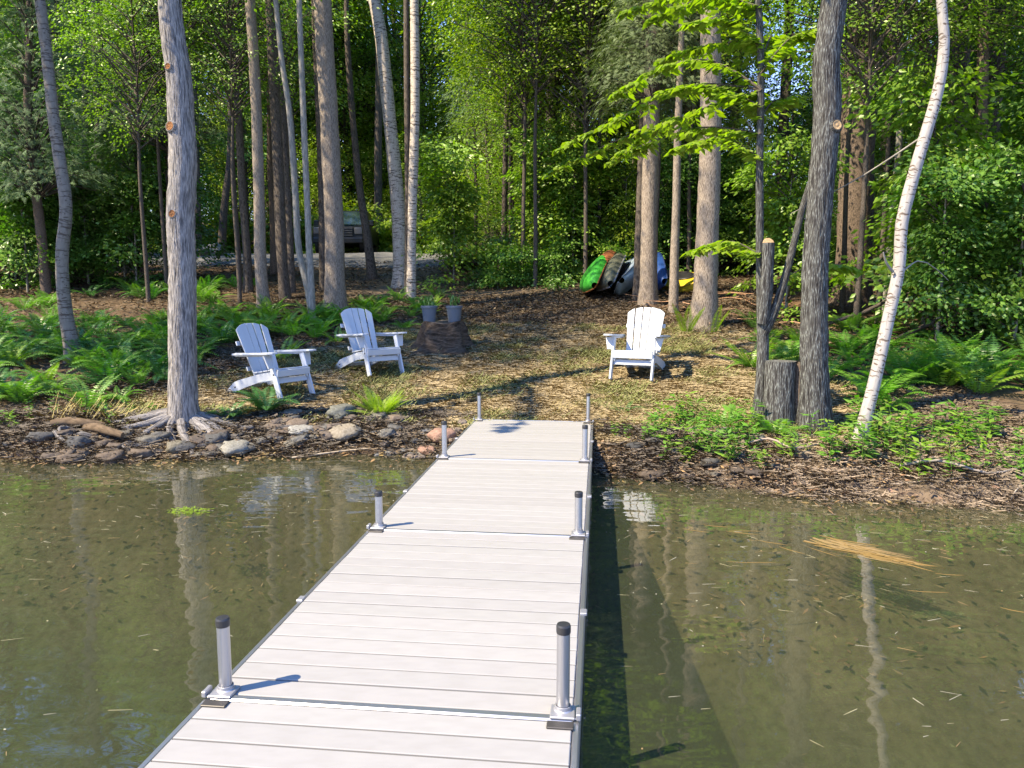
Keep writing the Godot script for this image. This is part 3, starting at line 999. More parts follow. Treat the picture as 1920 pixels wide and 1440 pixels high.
func ground_color(x: float, z: float) -> Color:
	var t := inland(x, z)
	var p := patches.get_noise_2d(x * 3.0, z * 3.0) + 0.6 * patches.get_noise_2d(x * 14.0, z * 14.0)
	var bed := Color(0.105, 0.088, 0.046).lerp(Color(0.036, 0.043, 0.021), smoothstep(0.8, 3.5, -t)) * (1.0 + 0.5 * p)
	if t < -0.05: return bed
	var c := Color(0.105, 0.075, 0.048) * (1.0 + 0.6 * p)                             # forest floor
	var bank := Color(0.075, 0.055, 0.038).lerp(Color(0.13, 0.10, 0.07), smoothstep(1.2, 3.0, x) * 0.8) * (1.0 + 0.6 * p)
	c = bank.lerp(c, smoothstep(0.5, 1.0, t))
	var grass := Color(0.30, 0.235, 0.13).lerp(Color(0.15, 0.155, 0.065), smoothstep(-0.15, 0.5, p + (0.25 if x < -1.5 else 0.0)))
	c = c.lerp(grass, lawn(x, z))
	var path := Color(0.17, 0.13, 0.088) * (1.0 + 0.5 * p)
	c = c.lerp(path, smoothstep(5.0, 7.0, t) * (1.0 - smoothstep(2.5, 4.0, absf(x + 0.3))))
	var brush := smoothstep(2.2, 3.0, x) * (1.0 - smoothstep(4.6, 6.0, x)) * smoothstep(4.0, 5.5, t) * (1.0 - smoothstep(9.0, 10.0, t))
	c = c.lerp(Color(0.24, 0.14, 0.08), brush * 0.8)
	return c

func spread_line(lo: float, hi: float, a: float, b: float, fine: float) -> PackedFloat32Array:  # fine between a and b, coarser outward
	var out := PackedFloat32Array()
	var v := a
	while v < b:
		out.append(v); v += fine
	out.append(b)
	var s := fine
	v = b
	while v < hi:
		s *= 1.12; v += s; out.append(minf(v, hi))
	var back := PackedFloat32Array()
	s = fine
	v = a
	while v > lo:
		s *= 1.12; v -= s; back.append(maxf(v, lo))
	back.reverse()
	back.append_array(out)
	return back

func build_ground() -> void:
	var xs := spread_line(-150, 150, -9.5, 9.5, 0.11)
	var zs := spread_line(-160, 150, -17.0, -4.5, 0.11)
	var g := Geo.new()
	for z in zs:
		for x in xs:
			var h := gy(x, z)
			var n := Vector3(gy(x - 0.05, z) - gy(x + 0.05, z), 0.1, gy(x, z - 0.05) - gy(x, z + 0.05)).normalized()
			g.add(Vector3(x, h, z), n, Vector2(x, z), ground_color(x, z))
	var w := xs.size()
	for r in zs.size() - 1:
		for k in w - 1:
			var a := r * w + k
			g.tri(a, a + w, a + w + 1); g.tri(a, a + w + 1, a + 1)
	tag(part("ground", g.mesh(), mats.ground), "wooded bank and lake bed, sloping up to the driveway", "ground", "", "structure")
	# water, one flat sheet
	var q := Geo.new()
	for p in [[-150, 150], [150, 150], [150, -9], [-150, -9]]: q.add(Vector3(p[0], 0, p[1]), Vector3.UP, Vector2(p[0], p[1]), Color.WHITE)
	q.tri(0, 1, 2); q.tri(0, 2, 3)
	tag(part("water", q.mesh(), mats.water), "calm murky lake water mirroring the trees", "water", "", "structure")
	# driveway
	var d := Geo.new()
	var rows := []
	for k in 40:
		var x := -26.0 + k * 0.75
		var row := []
		var near := -21.8 - 1.4 * smoothstep(-4.0, 1.0, x) - 0.3 * sin(x * 0.5)
		for j in 26:
			var z := lerpf(near, -33.0 + 8.5 * smoothstep(-3.0, 2.5, x), j / 25.0)
			row.append(Vector3(x, gy(x, z) + 0.05 - (0.10 if j in [0, 25] else 0.0), z))
		rows.append(row)
	d.grid(rows)
	tag(part("driveway", d.mesh(), mats.gravel), "grey gravel driveway at the top of the slope", "driveway", "", "structure")

func make_shared() -> void:
	shared.broad = crown(101, 3.0, 8.5, 85, 120, 0.125, "round")
	shared.broad_b = crown(102, 3.4, 8.0, 85, 120, 0.125, "round")
	shared.airy = crown(103, 1.7, 5.5, 30, 70, 0.105, "round")
	shared.low = crown(104, 2.1, 8.0, 95, 95, 0.12, "low")
	shared.low_b = crown(105, 2.4, 6.5, 95, 95, 0.11, "low")
	shared.low_c = crown(106, 1.9, 9.5, 95, 95, 0.125, "low")
	shared.open_low = crown(113, 2.1, 8.0, 70, 75, 0.105, "low")
	shared.open_low_b = crown(114, 2.3, 7.0, 64, 75, 0.10, "low")
	shared.dapple = crown(112, 3.2, 8.0, 62, 85, 0.13, "round")
	shared.sparse = crown(111, 2.5, 6.0, 40, 70, 0.12, "round")
	shared.sapling = crown(107, 1.1, 3.2, 42, 130, 0.10, "low")
	shared.bush = crown(108, 0.75, 1.0, 26, 90, 0.085, "low")
	shared.hemlock = crown(109, 2.2, 8.0, 80, 44, 0.24, "cone")
	shared.hemlock_low = crown(110, 2.3, 9.0, 190, 46, 0.24, "cone")
	make_ferns()
	shared.rocks = [rock_mesh(1, 0.62), rock_mesh(2, 0.5), rock_mesh(3, 0.75), rock_mesh(4, 0.45), rock_mesh(6, 0.6)]
	shared.sticks = [stick_mesh(1, 1.0), stick_mesh(2, 1.6), stick_mesh(3, 0.6)]

# a tree of the wood behind: straight trunk and one crown
func wood_tree(called: String, label: String, group: String, x: float, z: float, kind: String, size: float, trunk_h: float, r: float, leaf: Material, bark_kind: String, lift := 0.0) -> void:
	if group:
		var tone := "yellow green" if leaf == mats.leaf_bright else ("fresh green" if leaf == mats.leaf_sun else ("dull green" if leaf == mats.leaf_mid else "dark green"))
		var big := size / ({"sapling": 0.95, "bush": 0.9}.get(kind, 1.1) as float)
		if called == "young_maple": called = "high young_maple" if lift > 4.2 else "low young_maple"
		label = "%s %s %s %s" % ["taller" if big > 1.08 else ("shorter" if big < 0.92 else "middling"), tone, {"leafy_tree": "leafy tree", "tall_leafy_tree": "high tree", "shade_tree": "high bank tree", "bank_tree": "high bank tree"}.get(called, called.replace("_", " ")), sighted(x, z)]
	var key := "trunk_%s" % bark_kind
	if not shared.has(key):
		var g := Geo.new()
		var sp := smooth_path([[0, -0.2, 0, 0.16], [0.0, 0.25, 0, 0.13], [0.02, 1.6, 0.01, 0.12], [0.10, 6.0, -0.06, 0.096], [-0.05, 9.5, 0.06, 0.06], [0, 12.0, 0, 0.015]], 5)
		g.tube(sp[0], sp[1], 12, shade(1), lumps, 0.06, 4.0, true, 2.0)
		shared[key] = g.mesh()
	var o := thing(called.replace("high ", "").replace("low ", ""), label, "tree", Vector3(x, gy(x, z) - 0.05, z), rng.randf() * TAU, group)
	part("trunk", shared[key], mats[bark_kind], o, Transform3D(Basis()*Basis.from_scale(Vector3(r / 0.12, trunk_h / 12.0, r / 0.12)), Vector3.ZERO))
	crown_part(o, kind, Vector3(0, lift, 0), size, rng.randf() * TAU, leaf)

func fill(many: int, x0: float, x1: float, z0: float, z1: float, gap: float, taken: Array) -> Array:
	var out := []
	for k in many * 30:
		if out.size() >= many: break
		var p := Vector2(rng.randf_range(x0, x1), rng.randf_range(z0, z1))
		var ok := true
		for q in taken:
			if p.distance_to(q) < gap: ok = false
		if ok:
			out.append(p); taken.append(p)
	return out

# the nearest thing one can point at, and how this spot lies to it as the camera sees it
const MARKS := [["big grey maple", -3.41, -7.87], ["silvery birch", -6.19, -10.86], ["nearest white chair", -2.98, -9.15], ["middle white chair", -1.88, -10.25], ["sunny-side chair", 1.5, -9.45], ["tall pine", -3.44, -15.01], ["stump with pots", -1.06, -12.0],
	["paired birches", -2.4, -17.8], ["thick pale trunk", 3.07, -12.36], ["lichen trunk", 2.88, -7.19], ["leaning white birch", 3.11, -6.82], ["heaped kayaks", 2.6, -16.5], ["pickup truck", -7.05, -31.0], ["boulder", -9.85, -25.4], ["root mound", -0.95, -22.0],
	["lone scaly trunk", 7.75, -12.7], ["huge shaded trunk", 6.39, -14.5], ["straight black trunk", -11.08, -20.86], ["dead stick tree", -9.24, -19.36], ["reddish pine trunk", -4.94, -15.39], ["dock's shore end", 0.25, -8.0], ["dock's third posts", 0.05, -6.0], ["brown sunlit trunk", 2.57, -14.54], ["driftwood log", -4.05, -7.5]]

const SIGHTS := [["silvery birch", -0.517], ["big grey maple", -0.409], ["reddish pine trunk", -0.311], ["tall pine", -0.225], ["paired birches", -0.145], ["root mound", -0.043], ["green kayak", 0.11], ["brown sunlit trunk", 0.175], ["thick pale trunk", 0.243], ["forked tree", 0.315], ["lichen trunk", 0.38], ["leaning white birch", 0.45], ["lone scaly trunk", 0.548]]

func sighted(x: float, z: float) -> String:
	var a := atan2(x, -z)
	var row := "front row" if z > -24.0 else ("halfway back" if z > -33.0 else ("well back" if z > -45.0 else "rearmost row"))
	if a < SIGHTS[0][1]: return "%s, past the silvery birch" % row
	for k in range(1, SIGHTS.size()):
		if a < SIGHTS[k][1]: return "%s, between %s and %s" % [row, SIGHTS[k - 1][0], SIGHTS[k][0]]
	return "%s, past the lone scaly trunk" % row

func where(x: float, z: float) -> String:
	var best: Array = MARKS[0]
	var near := 1e9
	for q in MARKS:
		var d := Vector2(x - q[1], z - q[2]).length()
		if d < near:
			near = d
			best = q
	var far := Vector2(x, z).length() - Vector2(best[1], best[2]).length()
	var how := "behind" if far > 0.45 else ("in front of" if far < -0.45 else "beside")
	var off := absf(atan2(x, -z) - atan2(best[1], -best[2]))
	var much := "close " if near < 1.0 else ("well " if near > 3.0 else ("straight " if off < 0.04 and how != "beside" else ""))
	return "%s%s the %s" % [much, how, best[0]]

func build_wood() -> void:
	rng.seed = 77
	var lows := ["low", "low_b", "low_c"]
	var highs := ["broad", "broad_b"]
	var zones := [
		# called, label, group, count, x0, x1, z0, z1, gap, leaf mats, share of leafy-to-the-ground trees
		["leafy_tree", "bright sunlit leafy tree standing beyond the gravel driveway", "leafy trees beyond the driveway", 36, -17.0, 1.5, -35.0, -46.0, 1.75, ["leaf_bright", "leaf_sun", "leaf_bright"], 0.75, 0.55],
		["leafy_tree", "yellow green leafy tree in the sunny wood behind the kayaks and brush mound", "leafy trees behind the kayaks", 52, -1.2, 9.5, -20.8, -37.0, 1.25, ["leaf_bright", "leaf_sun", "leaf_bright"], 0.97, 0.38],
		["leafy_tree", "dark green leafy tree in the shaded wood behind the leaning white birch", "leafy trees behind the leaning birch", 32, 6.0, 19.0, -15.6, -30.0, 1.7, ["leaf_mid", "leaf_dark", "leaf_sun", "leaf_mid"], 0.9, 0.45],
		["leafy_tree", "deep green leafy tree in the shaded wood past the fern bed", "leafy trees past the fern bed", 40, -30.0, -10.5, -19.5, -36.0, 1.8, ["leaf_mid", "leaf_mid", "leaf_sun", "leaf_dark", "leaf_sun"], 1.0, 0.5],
		["leafy_tree", "far leafy tree at the back of the wood", "far trees at the back of the wood", 100, -42.0, 38.0, -46.5, -57.0, 1.9, ["leaf_sun", "leaf_mid", "leaf_bright"], 0.6, 1.1],
	]
	var taken := [Vector2(-0.95, -22.0), Vector2(-0.9, -20.8), Vector2(-0.85, -19.6), Vector2(-0.8, -18.5), Vector2(-1.5, -22.0), Vector2(-0.4, -22.0)]   # the root mound and the open view to it
	for zn in zones:
		for p in fill(zn[3], zn[4], zn[5], zn[6], zn[7], zn[8], taken):
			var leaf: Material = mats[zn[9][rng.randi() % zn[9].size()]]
			if rng.randf() < zn[10]:
				var kind: String = ["open_low", "open_low_b"][rng.randi() % 2] if zn[2] == "leafy trees behind the kayaks" or (zn[2] == "leafy trees beyond the driveway" and rng.randf() < 0.6) else lows[rng.randi() % 3]
				var back: float = (p.y - zn[6]) / (zn[7] - zn[6])   # low at the wood's edge, tall behind
				var s: float = lerpf(zn[11], 1.25, back) * rng.randf_range(0.85, 1.15)
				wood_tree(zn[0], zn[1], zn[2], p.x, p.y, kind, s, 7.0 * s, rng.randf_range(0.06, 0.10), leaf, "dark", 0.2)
			else:
				var s := rng.randf_range(1.25, 1.65)
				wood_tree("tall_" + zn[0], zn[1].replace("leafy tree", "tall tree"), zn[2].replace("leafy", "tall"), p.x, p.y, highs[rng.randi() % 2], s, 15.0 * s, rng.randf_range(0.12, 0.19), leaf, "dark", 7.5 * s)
	# tall shade trees on the bank, beyond the picture's side, whose crowns shade the clearing
	for p in [[-9.6, -10.6, 1.0], [-9.4, -9.0, 0.85], [-12.4, -9.6, 1.0]]:
		wood_tree("shade_tree", "tall shade tree on the bank past the silvery birch", "shade trees past the silvery birch", p[0], p[1], "dapple", p[2], 15.0 * p[2], 0.19, mats.leaf_mid, "dark", 6.2)
	for p in [[8.2, -7.6, 1.0], [10.5, -9.8, 1.1], [13.0, -8.0, 1.1], [9.5, -12.0, 1.1], [15.5, -11.5, 1.2]]:
		wood_tree("bank_tree", "tall tree on the bank past the leaning white birch", "tall bank trees past the leaning birch", p[0], p[1], highs[rng.randi() % 2], p[2], 15.0 * p[2], 0.17, mats.leaf_mid, "dark", 5.5)
	wood_tree("bank_sapling", "slim young tree leaning over the water past the silvery birch", "", -7.7, -8.1, "dapple", 0.45, 8.0, 0.05, mats.leaf_mid, "dark", 4.6)
	wood_tree("bank_tree", "tall slim tree at the water past the silvery birch, its crown high up", "", -8.8, -8.0, "dapple", 0.52, 14.0, 0.08, mats.leaf_mid, "dark", 9.4)
	# tall trees at the back of the wood, over the low ones
	for p in [[5.5, -21.5, 1.35], [9.0, -19.0, 1.4], [12.5, -21.0, 1.4], [3.5, -30.0, 1.5], [7.5, -27.0, 1.5], [14.0, -16.0, 1.3], [10.0, -16.5, 1.15], [16.5, -20.0, 1.4], [8.0, -23.5, 1.35], [18.0, -26.0, 1.4]]:
		wood_tree("back_tree", "tall tree rising over the low trees", "tall trees over the low ones", p[0], p[1], "broad", p[2], 15.0 * p[2], 0.16, mats.leaf_mid, "dark", 7.5)
	for p in [[-15.5, -27.5, 1.3], [-18.5, -23.0, 1.4], [-20.0, -29.0, 1.4], [-17.0, -18.5, 1.1]]:
		wood_tree("back_tree", "tall tree past the fern bed", "tall trees past the fern bed", p[0], p[1], "dapple", p[2], 15.0 * p[2], 0.17, mats.leaf_mid, "dark", 7.5)
	for p in [[-10.6, -47.5, 1.5], [-9.0, -49.0, 1.5], [-12.4, -46.8, 1.4], [-7.0, -47.5, 1.5], [-14.0, -48.5, 1.5]]:
		wood_tree("back_tree", "tall tree beyond the driveway", "tall trees far beyond the driveway", p[0], p[1], "broad", p[2], 15.0 * p[2], 0.18, mats.leaf_sun, "dark", 2.5)
	for k in 12:
		var size := rng.randf_range(1.2, 1.5)
		wood_tree("back_tree", "tall tree beyond the driveway", "tall trees far beyond the driveway", -26.0 + k * 2.1, rng.randf_range(-46.0, -43.5), highs[k % 2], size, 15.0 * size, 0.16, mats[["leaf_sun", "leaf_bright"][k % 2]], "dark", [2.5, 7.5, 5.0][k % 3])
	# conifers
	for p in [[-8.0, -18.4, 0.75, 3.2, "dark hemlock with drooping boughs behind the big grey maple"], [-10.6, -17.6, 0.8, 2.2, "dark hemlock over the fern bed near the silvery birch"], [-6.3, -20.6, 0.6, 4.9, "hemlock behind the tall pine, its boughs hanging dark over the driveway"],
			[1.9, -21.5, 0.85, 4.0, "feathery grey green hemlock over the green kayak"], [4.4, -19.5, 0.85, 3.8, "feathery grey green hemlock behind the thick pale trunk"], [-0.6, -30.0, 0.9, 4.4, "hemlock beyond the brush mound at the driveway's end"]]:
		wood_tree("hemlock", p[4], "", p[0], p[1], "hemlock_low", p[2], 10.0 * p[2], 0.11, mats.needle if p[0] < 0 else mats.leaf_grey, "scaly_dark", p[3])
	for p in fill(17, -1.8, 4.4, -17.8, -23.5, 0.8, taken):
		var s := rng.randf_range(0.45, 0.75)
		wood_tree("young_maple", "slim young maple with sunlit leaves high over the kayaks", "young maples over the kayaks", p.x, p.y, "dapple", s, 12.0 * s, 0.05, mats.leaf_bright, "dark", rng.randf_range(2.8, 5.4))
	for p in fill(8, -10.5, -4.6, -16.0, -20.5, 0.8, taken):
		var s := rng.randf_range(0.4, 0.65)
		wood_tree("young_maple", "slim young maple with sunlit leaves behind the fern bed", "young maples behind the fern bed", p.x, p.y, "dapple", s, 12.0 * s, 0.045, mats.leaf_sun, "dark", rng.randf_range(2.8, 5.0))
	for p in fill(7, 4.2, 9.5, -11.0, -15.0, 0.8, taken):
		var s := rng.randf_range(0.35, 0.55)
		wood_tree("young_maple", "slim young maple over the leaning birch ferns", "young maples past the lichen trunk", p.x, p.y, "dapple", s, 11.0 * s, 0.045, mats.leaf_sun, "dark", rng.randf_range(2.4, 4.2))
	# saplings and bushes along the edge of the wood
	for p in fill(16, -1.5, 6.0, -18.6, -21.5, 0.55, taken):
		wood_tree("sapling", "leafy sapling at the wood's edge close behind the kayaks", "saplings behind the kayaks", p.x, p.y, "sapling", rng.randf_range(0.7, 1.2), 2.4, 0.025, mats[["leaf_sun", "leaf_bright", "leaf_mid"][rng.randi() % 3]], "smooth", 0.1)
	for q in [[4.7, -10.6], [5.0, -11.4], [5.5, -12.5], [6.0, -13.6], [6.4, -12.6], [6.9, -11.6]]: taken.append(Vector2(q[0], q[1]))
	for p in fill(13, 4.6, 11.0, -10.2, -14.0, 0.7, taken):
		wood_tree("sapling", "leafy sapling in the undergrowth between the lichen trunk and leaning birch", "saplings by the leaning birch", p.x, p.y, "sapling", rng.randf_range(0.7, 1.25), 2.4, 0.025, mats[["leaf_sun", "leaf_mid", "leaf_mid"][rng.randi() % 3]], "smooth", 0.1)
	for p in fill(16, -17.0, -8.5, -17.5, -20.0, 0.6, taken):
		wood_tree("sapling", "leafy sapling in deep shade past the fern bed", "saplings past the fern bed", p.x, p.y, "sapling", rng.randf_range(0.7, 1.2), 2.4, 0.025, mats[["leaf_mid", "leaf_dark"][rng.randi() % 2]], "smooth", 0.1)
	for p in fill(20, -16.0, -1.5, -33.5, -36.5, 0.7, taken):
		wood_tree("shrub", "sunlit shrub along the far side of the gravel driveway", "shrubs across the driveway", p.x, p.y, "bush", rng.randf_range(1.0, 2.2), 0.7, 0.02, mats.leaf_bright, "smooth", 0.05)
	for p in fill(22, -0.4, 4.2, -18.0, -20.5, 0.45, taken):
		wood_tree("shrub", "low green shrub at the foot of the wood behind the kayaks", "shrubs behind the kayaks", p.x, p.y, "bush", rng.randf_range(0.6, 1.0), 0.6, 0.015, mats.leaf_mid, "smooth", 0.03)

func named_trees() -> void:
	tree("maple_tree", "big grey furrowed maple at the water's edge with three orange branch scars", "furrowed", -3.41, -7.87, 17, "high", [[0.00, -0.10, 0.164], [0.03, 0.83, 0.156], [0.07, 1.59, 0.156], [0.08, 2.12, 0.156], [0.13, 2.64, 0.153], [0.13, 3.05, 0.145], [0.13, 3.45, 0.139], [0.09, 3.85, 0.131], [0.08, 4.15, 0.126]])
	tree("birch_tree", "slender silvery birch curving up out of the fern bed", "silver", -6.19, -10.86, 13, "high", [[0.00, -0.10, 0.128], [-0.07, 0.51, 0.106], [-0.09, 1.03, 0.094], [-0.06, 1.55, 0.094], [0.03, 2.13, 0.090], [-0.02, 2.78, 0.087], [-0.08, 3.42, 0.083], [-0.12, 4.12, 0.079], [-0.17, 4.87, 0.075]])
	tree("pine_tree", "tall straight pine with reddish sunlit bark behind the middle chair", "scaly", -3.44, -15.01, 21, "high", [[0.00, -0.10, 0.250], [0.01, 0.69, 0.214], [0.02, 1.50, 0.203], [0.00, 2.60, 0.198], [-0.02, 3.88, 0.193], [-0.05, 4.84, 0.188], [-0.07, 5.79, 0.182]])
	tree("pine_tree", "reddish pine trunk growing from bright ferns, just behind the chair nearest the big maple", "scaly", -4.94, -15.39, 18, "high", [[0.00, -0.10, 0.144], [-0.03, 0.84, 0.128], [-0.02, 1.88, 0.123], [-0.02, 2.90, 0.118], [-0.02, 4.40, 0.112], [-0.04, 5.86, 0.107]])
	tree("young_tree", "thin dark trunk next to the reddish pine, its foot lit by the sun", "dark", -5.97, -17.50, 15, "high", [[0.00, -0.10, 0.115], [0.02, 0.95, 0.103], [-0.02, 2.01, 0.097], [-0.05, 3.51, 0.097], [-0.08, 5.20, 0.085], [-0.07, 6.30, 0.079]])
	tree("hardwood_tree", "dark trunk in shade midway between the reddish pine and the twin grey stems", "dark", -4.84, -16.50, 17, "high", [[0.00, -0.10, 0.126], [-0.04, 1.27, 0.126], [-0.06, 2.91, 0.126], [-0.09, 4.52, 0.120], [-0.08, 6.09, 0.115]])
	tree("hardwood_tree", "dark narrow trunk close behind the twin grey stems", "dark", -4.97, -17.50, 17, "high", [[0.00, -0.10, 0.091], [-0.01, 1.42, 0.091], [-0.08, 3.16, 0.091], [-0.11, 4.97, 0.085], [-0.11, 6.30, 0.079]])
	tree("ash_sapling", "bent pale grey stem in the ferns beside the tall pine, crooked one of two", "smooth", -3.57, -13.90, 11, "thin", [[0.00, -0.10, 0.092], [-0.09, 0.58, 0.072], [-0.24, 1.29, 0.068], [-0.27, 2.13, 0.068], [-0.29, 2.87, 0.063], [-0.33, 3.77, 0.058], [-0.42, 4.58, 0.053], [-0.48, 5.54, 0.048]])
	tree("ash_sapling", "pale grey stem nearest the tall pine, straighter one of a pair", "smooth", -3.53, -13.60, 11, "thin", [[0.00, -0.10, 0.080], [0.00, 0.63, 0.071], [-0.02, 1.41, 0.066], [-0.03, 2.14, 0.061], [-0.04, 3.04, 0.061], [-0.04, 4.19, 0.057], [-0.04, 5.48, 0.052]])
	tree("hardwood_tree", "dark trunk hidden for the most part behind the tall pine", "dark", -4.38, -18.00, 16, "high", [[0.00, -0.10, 0.100], [0.01, 1.50, 0.100], [0.01, 3.17, 0.094], [-0.01, 5.03, 0.087], [-0.01, 6.40, 0.081]])
	tree("hardwood_tree", "leaning grey trunk in front of the dark pickup truck", "dark", -3.59, -20.00, 14, "thin", [[0.00, -0.10, 0.139], [-0.11, 0.97, 0.125], [-0.28, 2.17, 0.104], [-0.37, 3.23, 0.097], [-0.44, 4.40, 0.090], [-0.50, 6.06, 0.076], [-0.50, 6.81, 0.069]])
	tree("birch_tree", "white barked birch leaning over toward the tall pine at the driveway's edge", "birch", -2.71, -18.70, 17, "high", [[0.00, -0.10, 0.195], [0.02, 0.86, 0.195], [-0.01, 1.87, 0.188], [-0.08, 2.86, 0.182], [-0.17, 3.96, 0.175], [-0.26, 5.04, 0.169], [-0.36, 5.99, 0.162], [-0.48, 6.58, 0.156]])
	tree("birch_tree", "straight white birch with dark bands, paired with the leaning birch", "birch", -2.22, -16.98, 17, "high", [[0.00, -0.10, 0.112], [0.03, 1.15, 0.112], [0.08, 2.40, 0.112], [0.15, 3.74, 0.112], [0.17, 5.05, 0.112], [0.17, 6.23, 0.106]])
	tree("hardwood_tree", "thin dark stem squeezed between the two white birches", "dark", -2.32, -17.20, 15, "high", [[0.00, -0.10, 0.090], [0.03, 1.48, 0.084], [0.05, 2.97, 0.078], [0.06, 4.64, 0.072], [0.07, 6.28, 0.066]])
	tree("spruce_tree", "brown trunk lit by the sun directly behind the chair on the sunny side", "scaly", 2.57, -14.54, 18, "high", [[0.00, -0.10, 0.192], [-0.01, 0.74, 0.177], [-0.01, 1.72, 0.172], [-0.01, 2.69, 0.172], [-0.02, 4.10, 0.162], [-0.03, 5.49, 0.151]])
	tree("spruce_tree", "dark trunk standing against the pale kayak", "dark", 2.48, -15.20, 14, "high", [[0.00, -0.10, 0.116], [-0.01, 0.87, 0.095], [0.01, 1.90, 0.090], [0.03, 3.69, 0.079], [0.03, 5.63, 0.069]])
	tree("young_tree", "slim tan trunk in the reddish brush, between the brown trunk and the thick sunlit one", "scaly", 2.88, -13.75, 14, "high", [[0.00, -0.10, 0.100], [0.00, 1.01, 0.091], [0.01, 1.94, 0.081], [0.00, 3.11, 0.072], [0.01, 4.44, 0.062], [0.02, 5.31, 0.057]])
	tree("hemlock_tree", "thick pale trunk dappled with leaf shadows, two fern fronds at its foot", "scaly", 3.07, -12.36, 20, "high", [[0.00, -0.10, 0.257], [0.02, 0.60, 0.215], [0.03, 1.39, 0.202], [0.04, 2.22, 0.193], [0.03, 3.03, 0.185], [-0.01, 4.07, 0.176], [-0.05, 5.00, 0.167]])
	tree("oak_tree", "massive dark grey trunk by the water with a pale cut knot and grey lichen", "lichen", 2.88, -7.19, 18, "high", [[0.00, -0.10, 0.170], [-0.03, 0.46, 0.150], [-0.06, 1.06, 0.140], [-0.07, 1.60, 0.135], [-0.06, 2.03, 0.130], [-0.04, 2.55, 0.132], [-0.03, 2.93, 0.137], [-0.06, 3.30, 0.135], [-0.02, 3.80, 0.125]])
	tree("birch_tree", "white peeling birch leaning over from the bank, kinked halfway up", "white", 3.11, -6.82, 14, "high", [[0.00, -0.10, 0.071], [0.10, 0.37, 0.062], [0.18, 0.78, 0.060], [0.25, 1.18, 0.060], [0.31, 1.57, 0.056], [0.31, 1.94, 0.058], [0.38, 2.33, 0.058], [0.46, 2.68, 0.056], [0.54, 3.06, 0.052], [0.56, 3.45, 0.048], [0.52, 3.70, 0.044]])
	tree("hemlock_tree", "huge shaded trunk in the dark wood behind the leaning white birch", "scaly_dark", 6.39, -14.50, 20, "high", [[0.00, -0.10, 0.363], [-0.04, 1.17, 0.342], [-0.07, 3.09, 0.332], [-0.05, 4.49, 0.322], [-0.03, 5.40, 0.312]])
	tree("hemlock_tree", "dark scaly trunk standing alone beyond the leaning white birch, dead twigs on it", "scaly_dark", 7.75, -12.70, 17, "high", [[0.00, -0.10, 0.115], [-0.10, 1.30, 0.106], [-0.17, 2.57, 0.101], [-0.25, 3.80, 0.097], [-0.31, 5.01, 0.088]])
	tree("hardwood_tree", "straight black trunk deep in the wood beyond the fern bed, the thicker of two", "dark", -11.08, -20.86, 17, "high", [[0.00, -0.10, 0.159], [0.09, 1.62, 0.145], [0.21, 3.68, 0.145], [0.31, 5.70, 0.145], [0.39, 7.02, 0.138]])
	tree("hardwood_tree", "thin black trunk deep in the wood beyond the fern bed, beside a thicker one", "dark", -11.57, -21.00, 17, "high", [[0.00, -0.10, 0.102], [0.11, 1.61, 0.102], [0.26, 3.69, 0.095], [0.37, 5.72, 0.087], [0.45, 7.04, 0.080]])
	tree("dead_tree", "dead broken stick of a tree beyond the fern bed", "dark", -9.24, -19.36, 0, "", [[0.00, -0.10, 0.081], [0.00, 1.18, 0.067], [0.01, 2.60, 0.060], [0.04, 3.99, 0.047]])
	tree("hardwood_tree", "dark trunk beside the boulder on the driveway", "dark", -10.87, -27.00, 16, "high", [[0.00, -0.10, 0.131], [0.02, 1.45, 0.131], [0.07, 3.60, 0.122], [0.15, 5.87, 0.113], [0.19, 8.44, 0.103]])
	tree("hardwood_tree", "forked dark trunk just behind the boulder", "dark", -10.46, -28.00, 16, "high", [[0.00, -0.10, 0.175], [0.16, 1.54, 0.146], [0.44, 3.39, 0.126], [0.63, 6.12, 0.117], [0.79, 8.78, 0.107]])
	tree("hardwood_tree", "dark slim trunk at the driveway's far side between birches and brush mound", "dark", -0.25, -24.00, 15, "thin", [[0.00, -0.10, 0.117], [0.02, 1.35, 0.100], [0.05, 2.94, 0.092], [0.12, 5.28, 0.083], [0.17, 7.56, 0.075]])
	tree("hardwood_tree", "slim trunk among bright leaves behind the green kayak", "dark", 0.68, -22.00, 15, "thin", [[0.00, -0.10, 0.115], [0.04, 1.37, 0.099], [0.08, 2.83, 0.092], [0.17, 4.98, 0.084], [0.28, 7.07, 0.076]])
	tree("young_tree", "curved thin trunk in the bright leaves behind the green kayak", "dark", 1.15, -21.00, 10, "thin", [[0.00, -0.10, 0.080], [0.14, 0.86, 0.073], [0.09, 1.71, 0.066], [0.02, 2.82, 0.058], [0.05, 4.46, 0.051]])
	tree("hardwood_tree", "far trunk beyond the birches with bright leaves all round", "dark", -1.86, -34.00, 16, "thin", [[0.00, -0.10, 0.142], [-0.00, 3.13, 0.130], [-0.00, 6.47, 0.118], [-0.02, 10.79, 0.106]])
	tree("hardwood_tree", "thin grey stem in the dark leaves between the lichen trunk and the white birch", "smooth", 6.24, -13.00, 12, "thin", [[0.00, -0.10, 0.072], [0.05, 1.38, 0.063], [0.10, 2.59, 0.059], [0.10, 3.86, 0.054], [-0.06, 5.09, 0.045]])
	# details on some of them
	var maple := get_node("maple_tree")
	cut_knot(maple, Vector3(0.08, 3.52, 0.118), Vector3(-0.2, 0.1, 1), 0.030, mats.orange_cut, mats.furrowed)
	cut_knot(maple, Vector3(0.07, 2.96, 0.118), Vector3(-0.35, 0.1, 1), 0.044, mats.orange_cut, mats.furrowed)
	cut_knot(maple, Vector3(0.05, 2.12, 0.128), Vector3(-0.2, 0.1, 1), 0.036, mats.orange_cut, mats.furrowed)
	rng.seed = 21
